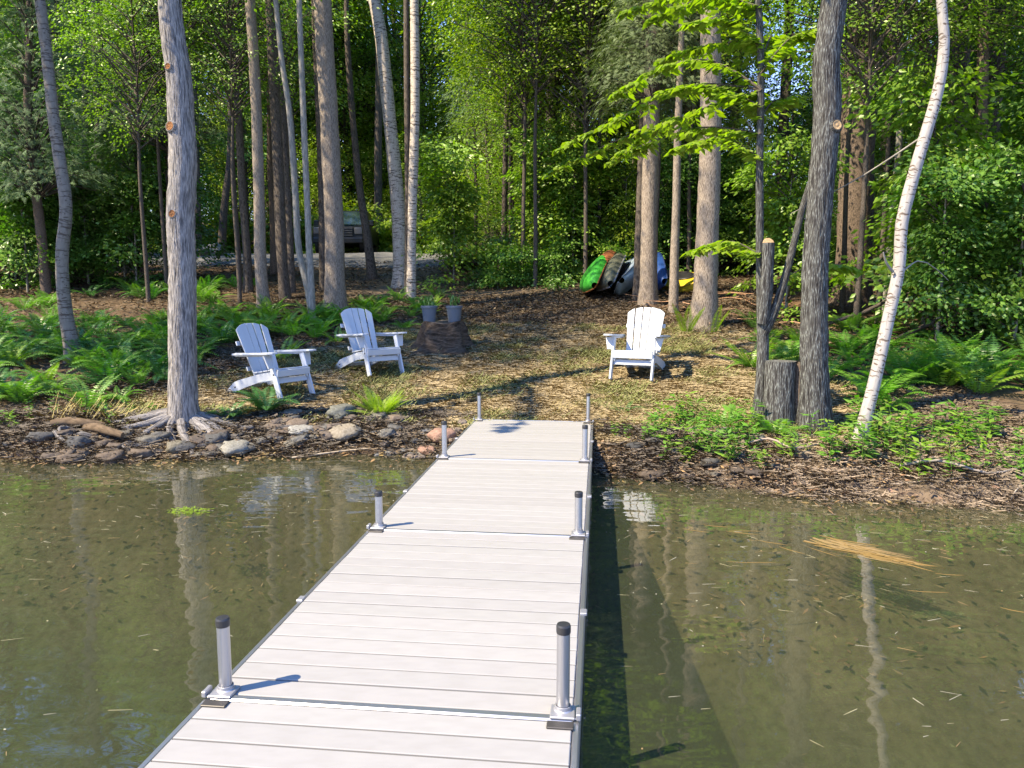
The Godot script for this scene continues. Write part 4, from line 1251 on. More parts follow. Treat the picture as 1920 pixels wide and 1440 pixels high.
	for k in 12:  # roots that grip the bank
		var a := lerpf(-1.9, 1.9, k / 11.0) + rng.randf_range(-0.12, 0.12)
		var ln := rng.randf_range(0.45, 1.1)
		var pts := []
		for j in 5:
			var f := j / 4.0
			var lx := sin(a + 0.25 * sin(f * 3.0 + k)) * (0.10 + ln * f)
			var lz := cos(a) * (0.10 + ln * f) * 0.75
			pts.append([lx, gy(-3.41 + lx, -7.87 + lz) - maple.position.y + lerpf(0.10, -0.03, f), lz, lerpf(0.055, 0.012, f) * rng.randf_range(0.7, 1.1)])
		var sp := smooth_path(pts, 4)
		var g := Geo.new()
		g.tube(sp[0], sp[1], 8, shade(rng.randf_range(0.7, 1.1)), lumps, 0.3)
		part("root", g.mesh(), mats.furrowed, maple)
	for k in 16:  # old roots laid bare along the water's edge
		var lx := rng.randf_range(-1.1, 1.15)
		var x := -3.41 + lx
		var ln := rng.randf_range(0.3, 0.75)
		var dirx := rng.randf_range(-1.0, 1.0)
		var z0 := -table(SHORE, x) - rng.randf_range(0.12, 0.5)
		var pts := []
		for j in 5:
			var f := j / 4.0
			var px := x + dirx * ln * (f - 0.5) + 0.05 * sin(f * 7.0 + k)
			var pz := z0 + 0.16 * f + 0.05 * sin(f * 5.0 + k * 2.0)
			pts.append([px + 3.41, gy(px, pz) - maple.position.y + 0.06 * sin(f * PI) - 0.005, pz + 7.87, lerpf(0.035, 0.012, f) * rng.randf_range(0.6, 1.4)])
		var sp := smooth_path(pts, 4)
		var g := Geo.new()
		g.tube(sp[0], sp[1], 8, shade(rng.randf_range(0.45, 1.0)), lumps, 0.3)
		part("root", g.mesh(), mats.furrowed, maple)
	leafy_branch(maple, [[0.1, 4.6, 0.0, 0.03], [-0.25, 5.1, 0.7, 0.02], [-0.5, 5.2, 1.4, 0.012], [-0.6, 5.0, 2.3, 0.004]], 60, 0.11, mats.leaf_sun, mats.furrowed)
	leafy_branch(maple, [[0.1, 5.0, 0.0, 0.03], [-0.6, 5.6, 0.4, 0.02], [-1.2, 5.7, 0.9, 0.012], [-1.9, 5.5, 1.4, 0.004]], 60, 0.11, mats.leaf_sun, mats.furrowed)
	var oak := get_node("oak_tree")
	cut_knot(oak, Vector3(0.02, 2.76, 0.108), Vector3(0.2, 0.15, 1), 0.044, mats.cut, mats.lichen)
	var silver := get_node("birch_tree")
	cut_knot(silver, Vector3(0.035, 2.12, 0.066), Vector3(0.1, 0.1, 1), 0.025, mats.cut, mats.silver)
	# two-stemmed dark tree by the water, one stem sawn off, one forking up to a sawn limb
	var forked := tree("forked_tree", "thin dark forked tree by the water with two sawn-off limbs and bright leafy branches", "lichen", 2.45, -7.55, 11.0, "thin", [[0, -0.1, 0.075], [0.02, 0.38, 0.068], [0.02, 0.75, 0.066], [0.0, 1.05, 0.058], [-0.03, 1.5, 0.045], [-0.05, 2.02, 0.042], [-0.07, 2.55, 0.041], [-0.08, 3.05, 0.039], [-0.10, 3.45, 0.038], [-0.15, 4.0, 0.035]])
	for b in [[[[0.02, 0.85, 0.0, 0.055], [0.09, 1.03, 0.04, 0.045], [0.18, 1.33, 0.04, 0.038], [0.28, 1.75, 0.02, 0.033], [0.36, 2.1, 0.0, 0.031], [0.49, 2.5, -0.02, 0.028]], Vector3(0.3, 1, 0.25)], [[[0.0, 0.95, 0.03, 0.06], [0.01, 1.3, 0.07, 0.06], [0.01, 1.72, 0.08, 0.055]], Vector3(0.1, 0.6, 1)]]:
		var sp := smooth_path(b[0], 4)
		var g := Geo.new()
		g.tube(sp[0], sp[1], 14, shade(1), lumps, 0.1, 4.0)
		var limb := part("sawn_limb", g.mesh(), mats.lichen, forked)
		g = Geo.new()
		var y: Vector3 = b[1].normalized()
		var x := y.cross(Vector3.FORWARD).normalized()
		var r: float = b[0][-1][3]
		g.lathe([[r * 1.0, -0.012], [r * 0.98, 0.004], [r * 0.6, 0.006], [0.001, 0.007]], 12, Transform3D(Basis(x, y, x.cross(y)), sp[0][-1]))
		part("cut_face", g.mesh(), mats.cut, limb)
	rng.seed = 33
	var start := [-0.09, 3.15, 0.0, 0.014]
	for b in [[start, [-0.6, 3.35, -0.6, 0.011], [-1.2, 3.2, -1.3, 0.008], [-1.9, 2.95, -1.9, 0.003]], [start, [-0.5, 3.5, -0.3, 0.010], [-0.9, 3.55, -0.7, 0.007], [-1.3, 3.4, -1.1, 0.003]], [[-0.1, 3.5, 0.0, 0.012], [-0.35, 3.8, -0.1, 0.009], [-0.75, 3.85, -0.3, 0.003]],
			[[-0.08, 2.9, 0, 0.01], [0.1, 3.1, -0.2, 0.008], [0.35, 3.15, -0.4, 0.003]], [[-0.07, 2.5, 0.0, 0.01], [-0.35, 2.75, -0.2, 0.007], [-0.8, 2.7, -0.5, 0.003]], [[-0.03, 1.6, 0, 0.008], [-0.25, 1.75, -0.2, 0.006], [-0.6, 1.68, -0.4, 0.003]],
			[start, [-0.7, 3.05, -0.7, 0.010], [-1.3, 2.95, -1.5, 0.007], [-2.0, 2.7, -2.2, 0.003]], [start, [-0.5, 3.15, -0.9, 0.010], [-0.9, 3.05, -1.6, 0.007], [-1.2, 2.85, -2.2, 0.003]], [[-0.12, 3.6, 0, 0.01], [-0.4, 3.75, -0.6, 0.008], [-0.8, 3.8, -1.3, 0.003]],
			[[-0.14, 3.9, 0, 0.01], [-0.5, 4.1, -0.3, 0.008], [-1.0, 4.05, -0.8, 0.003]], [[-0.14, 3.85, 0, 0.01], [-0.6, 4.3, -0.8, 0.008], [-1.2, 4.4, -1.6, 0.003]], [[-0.1, 3.4, 0, 0.01], [0.1, 3.75, -0.4, 0.008], [0.35, 3.9, -1.0, 0.003]],
			[[-0.1, 3.0, 0, 0.01], [-0.45, 3.25, -0.25, 0.008], [-0.85, 3.3, -0.6, 0.003]], [[-0.08, 2.75, 0, 0.01], [-0.5, 2.95, -0.7, 0.008], [-1.05, 2.85, -1.5, 0.003]],
			[[0.5, 1.4, -0.9, 0.008], [0.85, 1.55, -0.8, 0.006], [1.3, 1.5, -0.9, 0.003]], [[-0.1, 3.3, 0, 0.01], [0.15, 3.6, 0.1, 0.008], [0.5, 3.65, 0.1, 0.003]]]:
		leafy_branch(forked, b, 58, 0.115, mats.leaf_bright, mats.dark)
	var brown := get_node("spruce_tree")
	crown_part(brown, "hemlock_low", Vector3(0, 3.7, 0), 0.5, 0.7, mats.leaf_grey)
	crown_part(brown, "hemlock_low", Vector3(0, 4.3, 0), 0.42, 2.9, mats.leaf_grey)
	# dead twigs
	var lone := get_node("hemlock_tree_002")
	for k in 9:
		var a := rng.randf() * TAU
		var y := rng.randf_range(1.6, 4.5)
		var g := Geo.new()
		g.tube(PackedVector3Array([Vector3(-0.2, y, 0), Vector3(-0.2 + cos(a) * 0.5, y - 0.02, sin(a) * 0.5), Vector3(-0.2 + cos(a) * 1.0, y - 0.2, sin(a) * 1.0)]), PackedFloat32Array([0.014, 0.009, 0.003]), 5, Color(1.6, 1.5, 1.4))
		part("dead_twig", g.mesh(), mats.dark, lone)
	var white := get_node("birch_tree_003")
	for b in [[[0.24, 1.52, 0, 0.014], [0.16, 1.6, 0.03, 0.010], [0.12, 1.69, 0.05, 0.006]], [[0.3, 1.5, 0, 0.01], [0.5, 1.62, -0.1, 0.006], [0.9, 1.45, -0.3, 0.003]], [[0.46, 2.7, 0, 0.01], [0.1, 2.4, -0.4, 0.006], [-0.4, 2.1, -0.8, 0.003]]]:
		var sp := smooth_path(b, 4)
		var g := Geo.new()
		g.tube(sp[0], sp[1], 6, shade(1))
		part("bare_twig", g.mesh(), mats.smooth, white)

func stone(called: String, label: String, group: String, x: float, z: float, size: float, c: Color, sink := 0.2, kind := -1) -> void:
	var k := kind if kind >= 0 else rng.randi() % 5
	var m: StandardMaterial3D = mats.rock.duplicate()
	m.albedo_color = (c * 0.68).linear_to_srgb()
	var o := part(called, shared.rocks[k], m, null, Transform3D(Basis(Vector3.UP, rng.randf() * TAU) * Basis(Vector3.RIGHT, rng.randf_range(-0.25, 0.25))*Basis.from_scale(Vector3(1, rng.randf_range(0.8, 1.1), rng.randf_range(0.65, 0.95)) * size), Vector3(x, gy(x, z) + size * (0.45 - sink), z)))
	if group:
		label = "%s %s %s lying %s" % ["larger" if size > 0.085 else ("tiny" if size < 0.045 else "smallish"), "warm brown" if c.r > c.b * 1.3 else ("pale grey" if c.r > 0.25 else ("grey" if c.r > 0.14 else "blackish damp")), {"pebble": "rubble stone", "fieldstone": "fieldstone", "bank_rock": "rock at the waterline"}.get(called, called), where(x, z)]
	tag(o, label, "rock", group)

func stick(label: String, group: String, x: float, z: float, l: float, turn: float, c: Color, thick := 1.0, lift := 0.0) -> void:
	var m: StandardMaterial3D = mats.twig.duplicate()
	m.albedo_color = c.linear_to_srgb()
	var d := Vector3(cos(turn), 0, -sin(turn))
	var a := gy(x - d.x * l * 0.4, z - d.z * l * 0.4)
	var b := gy(x + d.x * l * 0.4, z + d.z * l * 0.4)
	var o := part("dead_branch", shared.sticks[rng.randi() % 3], m, null, Transform3D(Basis(Vector3.UP, turn) * Basis(Vector3(0, 0, 1), atan2(b - a, l * 0.8))*Basis.from_scale(Vector3(l, l * thick, l * thick)), Vector3(x, (a + b) * 0.5 + 0.012 + lift, z)))
	if group:
		label = "%s %s dead stick lying %s" % ["long" if l > 0.5 else ("short" if l < 0.32 else "arm-length"), "reddish" if "brush" in group else ("pale" if c.r > 0.25 else "dark"), where(x, z)]
	tag(o, label, "stick", group)

func build_bank() -> void:
	rng.seed = 41
	var greys := [Color(0.26, 0.25, 0.23), Color(0.20, 0.20, 0.20), Color(0.33, 0.31, 0.27), Color(0.24, 0.20, 0.17), Color(0.30, 0.24, 0.19)]
	# the pile of fieldstones beside the fern
	stone("shore_rock", "long pale flat-topped rock at the waterline under the maple's roots", "", -2.72, -7.42, 0.20, Color(0.34, 0.33, 0.29), 0.2, 1)
	stone("shore_rock", "large dull green grey rock atop the stone pile, next to the bright fern", "", -1.83, -8.15, 0.20, Color(0.20, 0.205, 0.18), 0.15, 0)
	stone("shore_rock", "largest smooth tan rock low in the stone pile", "", -1.72, -7.72, 0.19, Color(0.33, 0.29, 0.23), 0.15, 3)
	stone("shore_rock", "oval light grey rock at the pile's edge nearest the maple", "", -2.17, -7.78, 0.15, Color(0.38, 0.37, 0.34), 0.15, 1)
	stone("shore_rock", "rounded reddish rock touching the dock's side by its third post", "", -0.70, -7.62, 0.14, Color(0.40, 0.25, 0.19), 0.1, 2)
	stone("shore_rock", "pinkish rock just below the rounded reddish one", "", -0.84, -7.45, 0.10, Color(0.38, 0.24, 0.18), 0.15, 0)
	stone("shore_rock", "small mossy rock at the water under the big maple", "", -3.28, -7.38, 0.11, Color(0.24, 0.22, 0.17), 0.2, 2)
	for k in 60:
		var x := rng.randf_range(-2.5, -1.1)
		var z := -rng.randf_range(7.55, 8.35)
		stone("fieldstone", "weathered fieldstone in the pile between the big maple and the bright fern", "fieldstones in the shore pile", x, z, rng.randf_range(0.04, 0.12), greys[rng.randi() % 5] * 0.75, 0.12)
	for k in 40:
		var x := rng.randf_range(-1.4, -0.45)
		var z := -rng.randf_range(7.3, 8.0)
		stone("pebble", "small stone among the rubble where the dock meets the bank", "small stones by the dock", x, z, rng.randf_range(0.025, 0.075), greys[rng.randi() % 5], 0.1)
	for k in 60:
		var x := rng.randf_range(-6.5, -2.2)
		var z := -table(SHORE, x) - rng.randf_range(-0.08, 0.4)
		stone("bank_rock", "dark damp rock along the waterline under the fern bed", "dark rocks along the waterline", x, z, rng.randf_range(0.05, 0.14), greys[rng.randi() % 5] * 0.6, 0.15)
	for k in 14:
		var x := rng.randf_range(0.9, 2.6)
		var z := -table(SHORE, x) - rng.randf_range(0.0, 0.6)
		stone("bank_rock", "dark damp rock on the shaded bank beside the dock", "dark rocks beside the dock", x, z, rng.randf_range(0.05, 0.13), greys[rng.randi() % 5] * 0.45, 0.15)
	stone("bank_rock", "squarish grey rock under the ferns in front of the forked tree", "", 1.98, -7.05, 0.10, Color(0.28, 0.27, 0.25), 0.05, 2)
	stone("bank_rock", "smaller grey rock beside the squarish one under the ferns", "", 2.25, -6.95, 0.08, Color(0.28, 0.27, 0.25), 0.05, 0)
	# driftwood and sticks
	for q in [[-4.05, -7.52, 0.60, -0.5, "pale weathered driftwood log slanting to the water near the exposed roots"], [-4.42, -7.72, 0.52, 0.1, "short pale log lying level above the driftwood log"]]:
		var wood: StandardMaterial3D = mats.smooth.duplicate()
		wood.albedo_color = Color(0.72, 0.64, 0.56)
		tag(part("driftwood_log", log_mesh(int(-q[0] * 10)), wood, null, Transform3D(Basis(Vector3.UP, q[3])*Basis.from_scale(Vector3(q[2], 0.55, 0.55)), Vector3(q[0], gy(q[0], q[1]) + 0.07, q[1]))), q[4], "log")
	stick("long thin stick slanting into the water by the stone pile", "", -1.75, -7.32, 0.75, 0.35, Color(0.36, 0.29, 0.20), 0.8, 0.05)
	stick("pale forked branch reaching into the water at the bank's far corner", "", 3.55, -5.95, 0.9, -0.2, Color(0.20, 0.175, 0.15), 0.9, 0.04)
	stick("pair-wise bleached branch lying on the bank under the seedlings", "", 2.35, -6.55, 0.6, -0.45, Color(0.24, 0.19, 0.15), 1.2, 0.04)
	for k in 40:
		var x := rng.randf_range(1.0, 5.5)
		stick("thin bleached stick on the littered bank by the leaning birch", "sticks on the sunny bank", x, -table(SHORE, x) - rng.randf_range(0.0, 1.1), rng.randf_range(0.2, 0.6), rng.randf_range(-0.9, 0.9), Color(0.30, 0.25, 0.19) * rng.randf_range(0.6, 1.2), 0.7, 0.02)
	for k in 30:
		var x := rng.randf_range(-6.5, -0.8)
		stick("thin dead stick on the dark bank below the fern bed", "sticks on the dark bank", x, -table(SHORE, x) - rng.randf_range(0.0, 0.7), rng.randf_range(0.2, 0.6), rng.randf_range(-0.9, 0.9), Color(0.22, 0.18, 0.14) * rng.randf_range(0.5, 1.2), 0.7, 0.02)
	for k in 46:
		var p := Vector2(rng.randf_range(2.3, 4.6), -rng.randf_range(12.0, 15.2))
		stick("reddish dead stick in the brush heap round the thick pale trunk", "sticks in the brush heap", p.x, p.y, rng.randf_range(0.3, 0.9), rng.randf_range(-3.0, 3.0), Color(0.36, 0.21, 0.12) * rng.randf_range(0.5, 1.25), 0.6, rng.randf_range(0.0, 0.18))
	# fallen poles in the dark wood
	for q in [[5.6, -11.2, 2.2, 1.0, 0.75, "leaning dead pole in the undergrowth beyond the leaning birch"], [4.4, -11.8, 1.9, 0.6, 0.9, "crossed dead pole low between the lichen trunk and leaning birch"]]:
		var g := Geo.new()
		g.tube(PackedVector3Array([Vector3.ZERO, Vector3(q[2] * 0.5, q[3] * 0.55, 0.1), Vector3(q[2], q[3] * 1.3, 0)]), PackedFloat32Array([0.035, 0.03, 0.018]), 7, Color(1.8, 1.6, 1.4))
		var o := part("dead_pole", g.mesh(), mats.dark, null, Transform3D(Basis(), Vector3(q[0], gy(q[0], q[1]), q[1])))
		tag(o, q[5], "pole")

func build_clearing() -> void:
	adirondack("pale blue-white wooden chair nearest the big grey maple, facing across the clearing", -2.84, -9.15, 1.02)
	adirondack("pale blue-white wooden chair in the middle, between the other chair and the stump", -1.88, -10.25, 0.72)
	adirondack("white wooden chair alone on the sunny side of the clearing", 1.56, -9.45, -0.40)
	# stump with two pots
	rng.seed = 51
	var y := gy(-1.06, -12.0)
	var o := thing("tree_stump", "wide dark rotting stump with flared roots that carries two pots", "stump", Vector3(-1.06, y, -12.0))
	var rows := []
	for r in 9:
		var f := r / 8.0
		var row := []
		for k in 40:
			var a := -TAU * k / 40.0
			var ridge := 0.5 + 0.5 * sin(a * 7.0 + 1.3 * sin(a * 2.0))
			var rad := lerpf(0.50 + 0.26 * ridge, 0.30 + 0.025 * ridge, pow(f, 0.36)) + 0.045 * lumps.get_noise_2d(k * 40.0, r * 60.0)
			row.append(Vector3(cos(a) * rad, -0.06 + f * (0.47 + 0.02 * sin(a * 3.0)), sin(a) * rad))
		rows.append(row)
	var g := Geo.new()
	g.grid(rows, Color(0.7, 0.62, 0.54), true)
	part("bark", g.mesh(), mats.dark, o)
	g = Geo.new()
	var m := g.add(Vector3(0, 0.39, 0), Vector3.UP, Vector2.ZERO, shade(1))
	for k in 40: g.add(rows[8][k], Vector3.UP, Vector2(rows[8][k].x, rows[8][k].z), shade(1))
	for k in 40: g.tri(m, 1 + k, 1 + (k + 1) % 40)
	part("cut_top", g.mesh(), mats.dark, o)
	for q in [[-1.32, -12.02, "blue grey plant pot on the stump, the one nearer the middle chair"], [-0.93, -12.0, "blue grey plant pot on the stump, the one toward the kayaks"]]:
		var p := thing("plant_pot", q[2], "plant pot", Vector3(q[0] + 0.03, y + 0.40, q[1]), 0.0, "two pots on the stump")
		g = Geo.new()
		g.lathe([[0.001, 0.0], [0.085, 0.0], [0.092, 0.01], [0.118, 0.215], [0.118, 0.22], [0.13, 0.222], [0.133, 0.25], [0.131, 0.262], [0.118, 0.262], [0.112, 0.235]], 28, Transform3D())
		part("pot", g.mesh(), mats.pot, p)
		g = Geo.new()
		g.lathe([[0.113, 0.236], [0.001, 0.24]], 20, Transform3D())
		part("soil", g.mesh(), mats.soil, p)
		g = Geo.new()
		for k in 60:
			var a := rng.randf() * TAU
			g.leaf(Vector3(rng.randf_range(-0.07, 0.07), 0.24 + rng.randf() * 0.12, rng.randf_range(-0.07, 0.07)), Vector3(cos(a) * 0.6, 1.0, sin(a) * 0.6).normalized(), Vector3(cos(a), 0.4, sin(a)).normalized(), rng.randf_range(0.07, 0.14), 0.022, shade(rng.randf_range(0.7, 1.2)))
		part("foliage", g.mesh(), mats.leaf_dark, p)
	# split stump between the two trunks by the water
	var s := thing("cut_stump", "weathered grey stump cut level, wedged between the forked tree and the lichen trunk", "stump", Vector3(2.62, gy(2.62, -7.35), -7.35))
	for q in [[-0.03, 0.15, "half", "lichen", 0.62], [0.17, 0.12, "dark_half", "scaly_dark", 0.60]]:
		g = Geo.new()
		g.tube(PackedVector3Array([Vector3(q[0], -0.1, 0), Vector3(q[0], 0.2, 0), Vector3(q[0], 0.4, 0), Vector3(q[0], q[4] - 0.02, 0), Vector3(q[0], q[4], 0)]), PackedFloat32Array([q[1] * 1.12, q[1], q[1] * 0.98, q[1] * 0.97, q[1] * 0.9]), 24, shade(1), lumps, 0.12, 6.0, true, 2.0)
		part(q[2], g.mesh(), mats[q[3]], s)
	# boulder and brush mound by the driveway
	stone("boulder", "rounded grey boulder on the far edge of the driveway", "", -9.85, -25.4, 0.52, Color(0.36, 0.36, 0.34), 0.15, 0)
	var h := thing("root_mound", "mound of torn brown roots at the end of the gravel driveway", "root mound", Vector3(-0.95, gy(-0.95, -22.0), -22.0))
	g = Geo.new()
	var rr := []
	for r in 10:
		var row := []
		for k in 26:
			var a := -TAU * k / 26.0
			var f := r / 9.0
			var q := Vector3(cos(a) * (1.0 - f), 0, sin(a) * (1.0 - f))
			row.append(Vector3(q.x * 0.95, f * 0.62 * (1.0 - 0.4 * f) + 0.10 * lumps.get_noise_2d(q.x * 200.0, q.z * 200.0 + f * 90.0), q.z * 0.8))
		rr.append(row)
	g.grid(rr, Color(0.9, 0.75, 0.62), true)
	part("earth", g.mesh(), mats.dark, h)
	for k in 26:
		g = Geo.new()
		var a := rng.randf() * TAU
		var b := rng.randf_range(0.2, 1.1)
		var from := Vector3(cos(a) * 0.4, rng.randf_range(0.1, 0.4), sin(a) * 0.3)
		g.tube(PackedVector3Array([from, from + Vector3(cos(a) * 0.25, 0.15 * b, sin(a) * 0.25), from + Vector3(cos(a + 0.5) * 0.6, 0.1 * b - 0.1, sin(a + 0.5) * 0.5)]), PackedFloat32Array([0.03, 0.02, 0.006]), 6, Color(2.0, 1.6, 1.25) * rng.randf_range(0.6, 1.2))
		part("root", g.mesh(), mats.dark, h)
	# kayaks, heaped on their sides, bows toward the camera
	var base := func(x: float, z: float, up: float) -> Vector3: return Vector3(x, gy(x, z) + up, z)
	kayak("kayak", "bright green kayak on its side at the outer end of the heap", Color(0.045, 0.30, 0.03), Color(0.40, 0.13, 0.04), (base as Callable).call(1.84, -16.7, 0.38), Vector3(-0.20, -0.14, 0.97), 4.05, 2.8)
	kayak("kayak", "orange kayak squeezed between the green one and the olive canoe", Color(0.24, 0.085, 0.035), Color(0.22, 0.08, 0.03), (base as Callable).call(2.0, -17.0, 0.42), Vector3(-0.19, -0.13, 0.97), 4.1, 2.6)
	kayak("canoe", "dark olive canoe leaning on the orange kayak, its rim pale", Color(0.085, 0.09, 0.065), Color(0.10, 0.13, 0.17), (base as Callable).call(2.12, -16.6, 0.40), Vector3(-0.18, -0.14, 0.97), 4.0, 2.7)
	kayak("kayak", "pale blue kayak with black cockpit at the front of the heap", Color(0.26, 0.36, 0.42), Color(0.34, 0.42, 0.50), (base as Callable).call(2.42, -16.4, 0.36), Vector3(-0.16, -0.14, 0.97), 0.95, 2.5)
	kayak("kayak", "deep blue kayak half hidden behind the brown sunlit trunk", Color(0.015, 0.05, 0.19), Color(0.015, 0.045, 0.17), (base as Callable).call(3.0, -16.6, 0.36), Vector3(-0.05, -0.12, 0.97), 4.4, 2.6)
	kayak("kayak", "yellow kayak lying beyond the blue one behind the slim tan trunk", Color(0.52, 0.42, 0.03), Color(0.50, 0.36, 0.02), (base as Callable).call(3.62, -16.4, 0.22), Vector3(0.35, -0.10, 0.9), 0.3, 1.9)
	truck(-6.55, -31.0, 0.06)

func clear_of(x: float, z: float, spots: Array, r: float) -> bool:
	for q in spots:
		if Vector2(x - q[0], z - q[1]).length() < r: return false
	return true

func build_ferns() -> void:
	rng.seed = 61
	near_fern(-1.45, -8.3, 0.72, 34, "bright sunlit fern beside the stone pile at the clearing's edge", mats.leaf_bright, 0.45)
	near_fern(-2.7, -8.35, 0.8, 22, "shaded fern in front of the chair nearest the maple", mats.fern_dark)
	near_fern(-3.0, -8.1, 0.55, 10, "smaller shaded fern between the maple's foot and the stone pile", mats.fern_dark)
	near_fern(2.72, -12.0, 0.95, 5, "upright bright fern fronds in front of the thick pale trunk, toward the chair", mats.leaf_bright, 0.2, 0.0)
	near_fern(3.10, -11.9, 0.95, 4, "upright bright fern frond at the very foot of the thick pale trunk", mats.leaf_bright, 0.3, 0.4)
	near_fern(3.05, -9.6, 1.15, 12, "large bright fern rising behind the grey cut stump", mats.leaf_sun, 0.45)
	near_fern(2.05, -7.35, 0.6, 10, "shaded fern in front of the forked tree's foot, nearer the dock", mats.fern)
	near_fern(2.45, -7.05, 0.62, 11, "lush fern below the grey cut stump", mats.fern)
	near_fern(2.02, -6.55, 0.3, 6, "tiny bright fern on the dark bank at the waterline", mats.fern)
	near_fern(1.20, -8.15, 0.35, 6, "small fern on the lawn beside the dock's shore end", mats.fern_dark)
	near_fern(4.1, -8.6, 0.5, 9, "small bright fern just beyond the leaning birch's foot", mats.fern)
	near_fern(-4.6, -8.9, 0.55, 9, "small sunlit fern against the maple on the fern bed side", mats.fern)
	near_fern(-2.4, -14.2, 0.7, 10, "bright fern between the tall pine and the stump", mats.fern)
	near_fern(-1.9, -13.6, 0.6, 9, "low bright fern beside the stump's shaded side", mats.fern)
	var trunks := [[-3.41, -7.87], [-6.19, -10.86], [-3.44, -15.01], [-4.94, -15.39]]
	var lists := [
		# count, x0, x1, z0, z1, size0, size1, label, group, dark share
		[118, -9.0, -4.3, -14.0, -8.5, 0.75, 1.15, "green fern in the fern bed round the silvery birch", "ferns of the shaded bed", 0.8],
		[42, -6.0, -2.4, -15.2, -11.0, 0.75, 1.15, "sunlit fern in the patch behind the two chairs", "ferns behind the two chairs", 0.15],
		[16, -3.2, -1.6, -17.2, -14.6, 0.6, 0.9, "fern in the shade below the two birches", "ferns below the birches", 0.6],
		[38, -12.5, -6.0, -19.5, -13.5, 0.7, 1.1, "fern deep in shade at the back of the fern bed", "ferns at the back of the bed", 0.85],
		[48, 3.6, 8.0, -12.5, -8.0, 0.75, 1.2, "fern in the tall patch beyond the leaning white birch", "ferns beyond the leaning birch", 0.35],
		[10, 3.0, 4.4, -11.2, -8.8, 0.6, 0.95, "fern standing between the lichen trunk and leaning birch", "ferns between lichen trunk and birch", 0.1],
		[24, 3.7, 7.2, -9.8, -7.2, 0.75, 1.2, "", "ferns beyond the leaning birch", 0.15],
	]
	for q in lists:
		for k in q[0]:
			var x := rng.randf_range(q[1], q[2])
			var z := rng.randf_range(q[3], q[4])
			if lawn(x, z) > 0.6 or not clear_of(x, z, trunks, 0.3): continue
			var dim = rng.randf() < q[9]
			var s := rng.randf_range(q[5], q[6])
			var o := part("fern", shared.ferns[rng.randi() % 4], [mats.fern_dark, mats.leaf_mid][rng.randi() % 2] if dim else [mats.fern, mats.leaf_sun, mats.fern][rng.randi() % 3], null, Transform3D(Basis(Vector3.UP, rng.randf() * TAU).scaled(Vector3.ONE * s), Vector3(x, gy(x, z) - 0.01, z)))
			tag(o, "%s %s fern %s, %s" % ["big" if s > 0.84 else ("small" if s < 0.7 else "medium"), "dark green" if dim else "bright green", "at the front edge" if z > -9.4 else ("in mid-patch" if z > -11.0 else ("well up the slope" if z > -13.0 else "high up the slope")), where(x, z)], "fern", q[8])
	# seedlings on the sunny bank
	var seeds := []
	for v in 3:
		var g := Geo.new()
		var h := 0.32
		g.tube(PackedVector3Array([Vector3.ZERO, Vector3(0.02, h * 0.5, 0), Vector3(0, h, 0.02)]), PackedFloat32Array([0.004, 0.003, 0.001]), 4, shade(0.8), null, 0, 1, false)
		for k in 22:
			var f := rng.randf_range(0.2, 1.0)
			var a := k * 2.4 + rng.randf()
			g.leaf(Vector3(cos(a) * 0.02, h * f, sin(a) * 0.02), Vector3(cos(a), rng.randf_range(-0.1, 0.6), sin(a)).normalized(), (Vector3.UP + rv(0.4)).normalized(), rng.randf_range(0.06, 0.13), rng.randf_range(0.03, 0.055), shade(rng.randf_range(0.8, 1.2)))
		seeds.append(g.mesh())
	for q in [[185, 1.3, 5.2, 0.15, 1.6, 0.4, 1.0, "leafy seedling on the bank round the leaning birch's foot", "seedlings on the sunny bank"], [20, 0.9, 2.2, 0.3, 0.9, 0.3, 0.5, "low seedling on the bank beside the dock's shore end", "seedlings beside the dock"], [22, -6.5, -3.8, 0.5, 1.2, 0.3, 0.6, "low seedling at the front edge of the fern bed", "seedlings before the fern bed"]]:
		for k in q[0]:
			var x := rng.randf_range(q[1], q[2])
			var z: float = -table(SHORE, x) - rng.randf_range(q[3], q[4])
			var o := part("seedling", seeds[rng.randi() % 3], [mats.leaf_sun, mats.fern, mats.leaf_mid][rng.randi() % 3], null, Transform3D(Basis(Vector3.UP, rng.randf() * TAU).scaled(Vector3.ONE * rng.randf_range(q[5], q[6])), Vector3(x, gy(x, z) - 0.01, z)))
			tag(o, "%s leafy seedling %s, %s" % ["taller" if o.scale.x > 0.7 else ("tiny" if o.scale.x < 0.5 else "knee-low"), "close to the water" if inland(x, z) < 0.5 else ("partway up the bank" if inland(x, z) < 1.0 else "on top of the bank"), where(x, z)], "seedling", q[8])

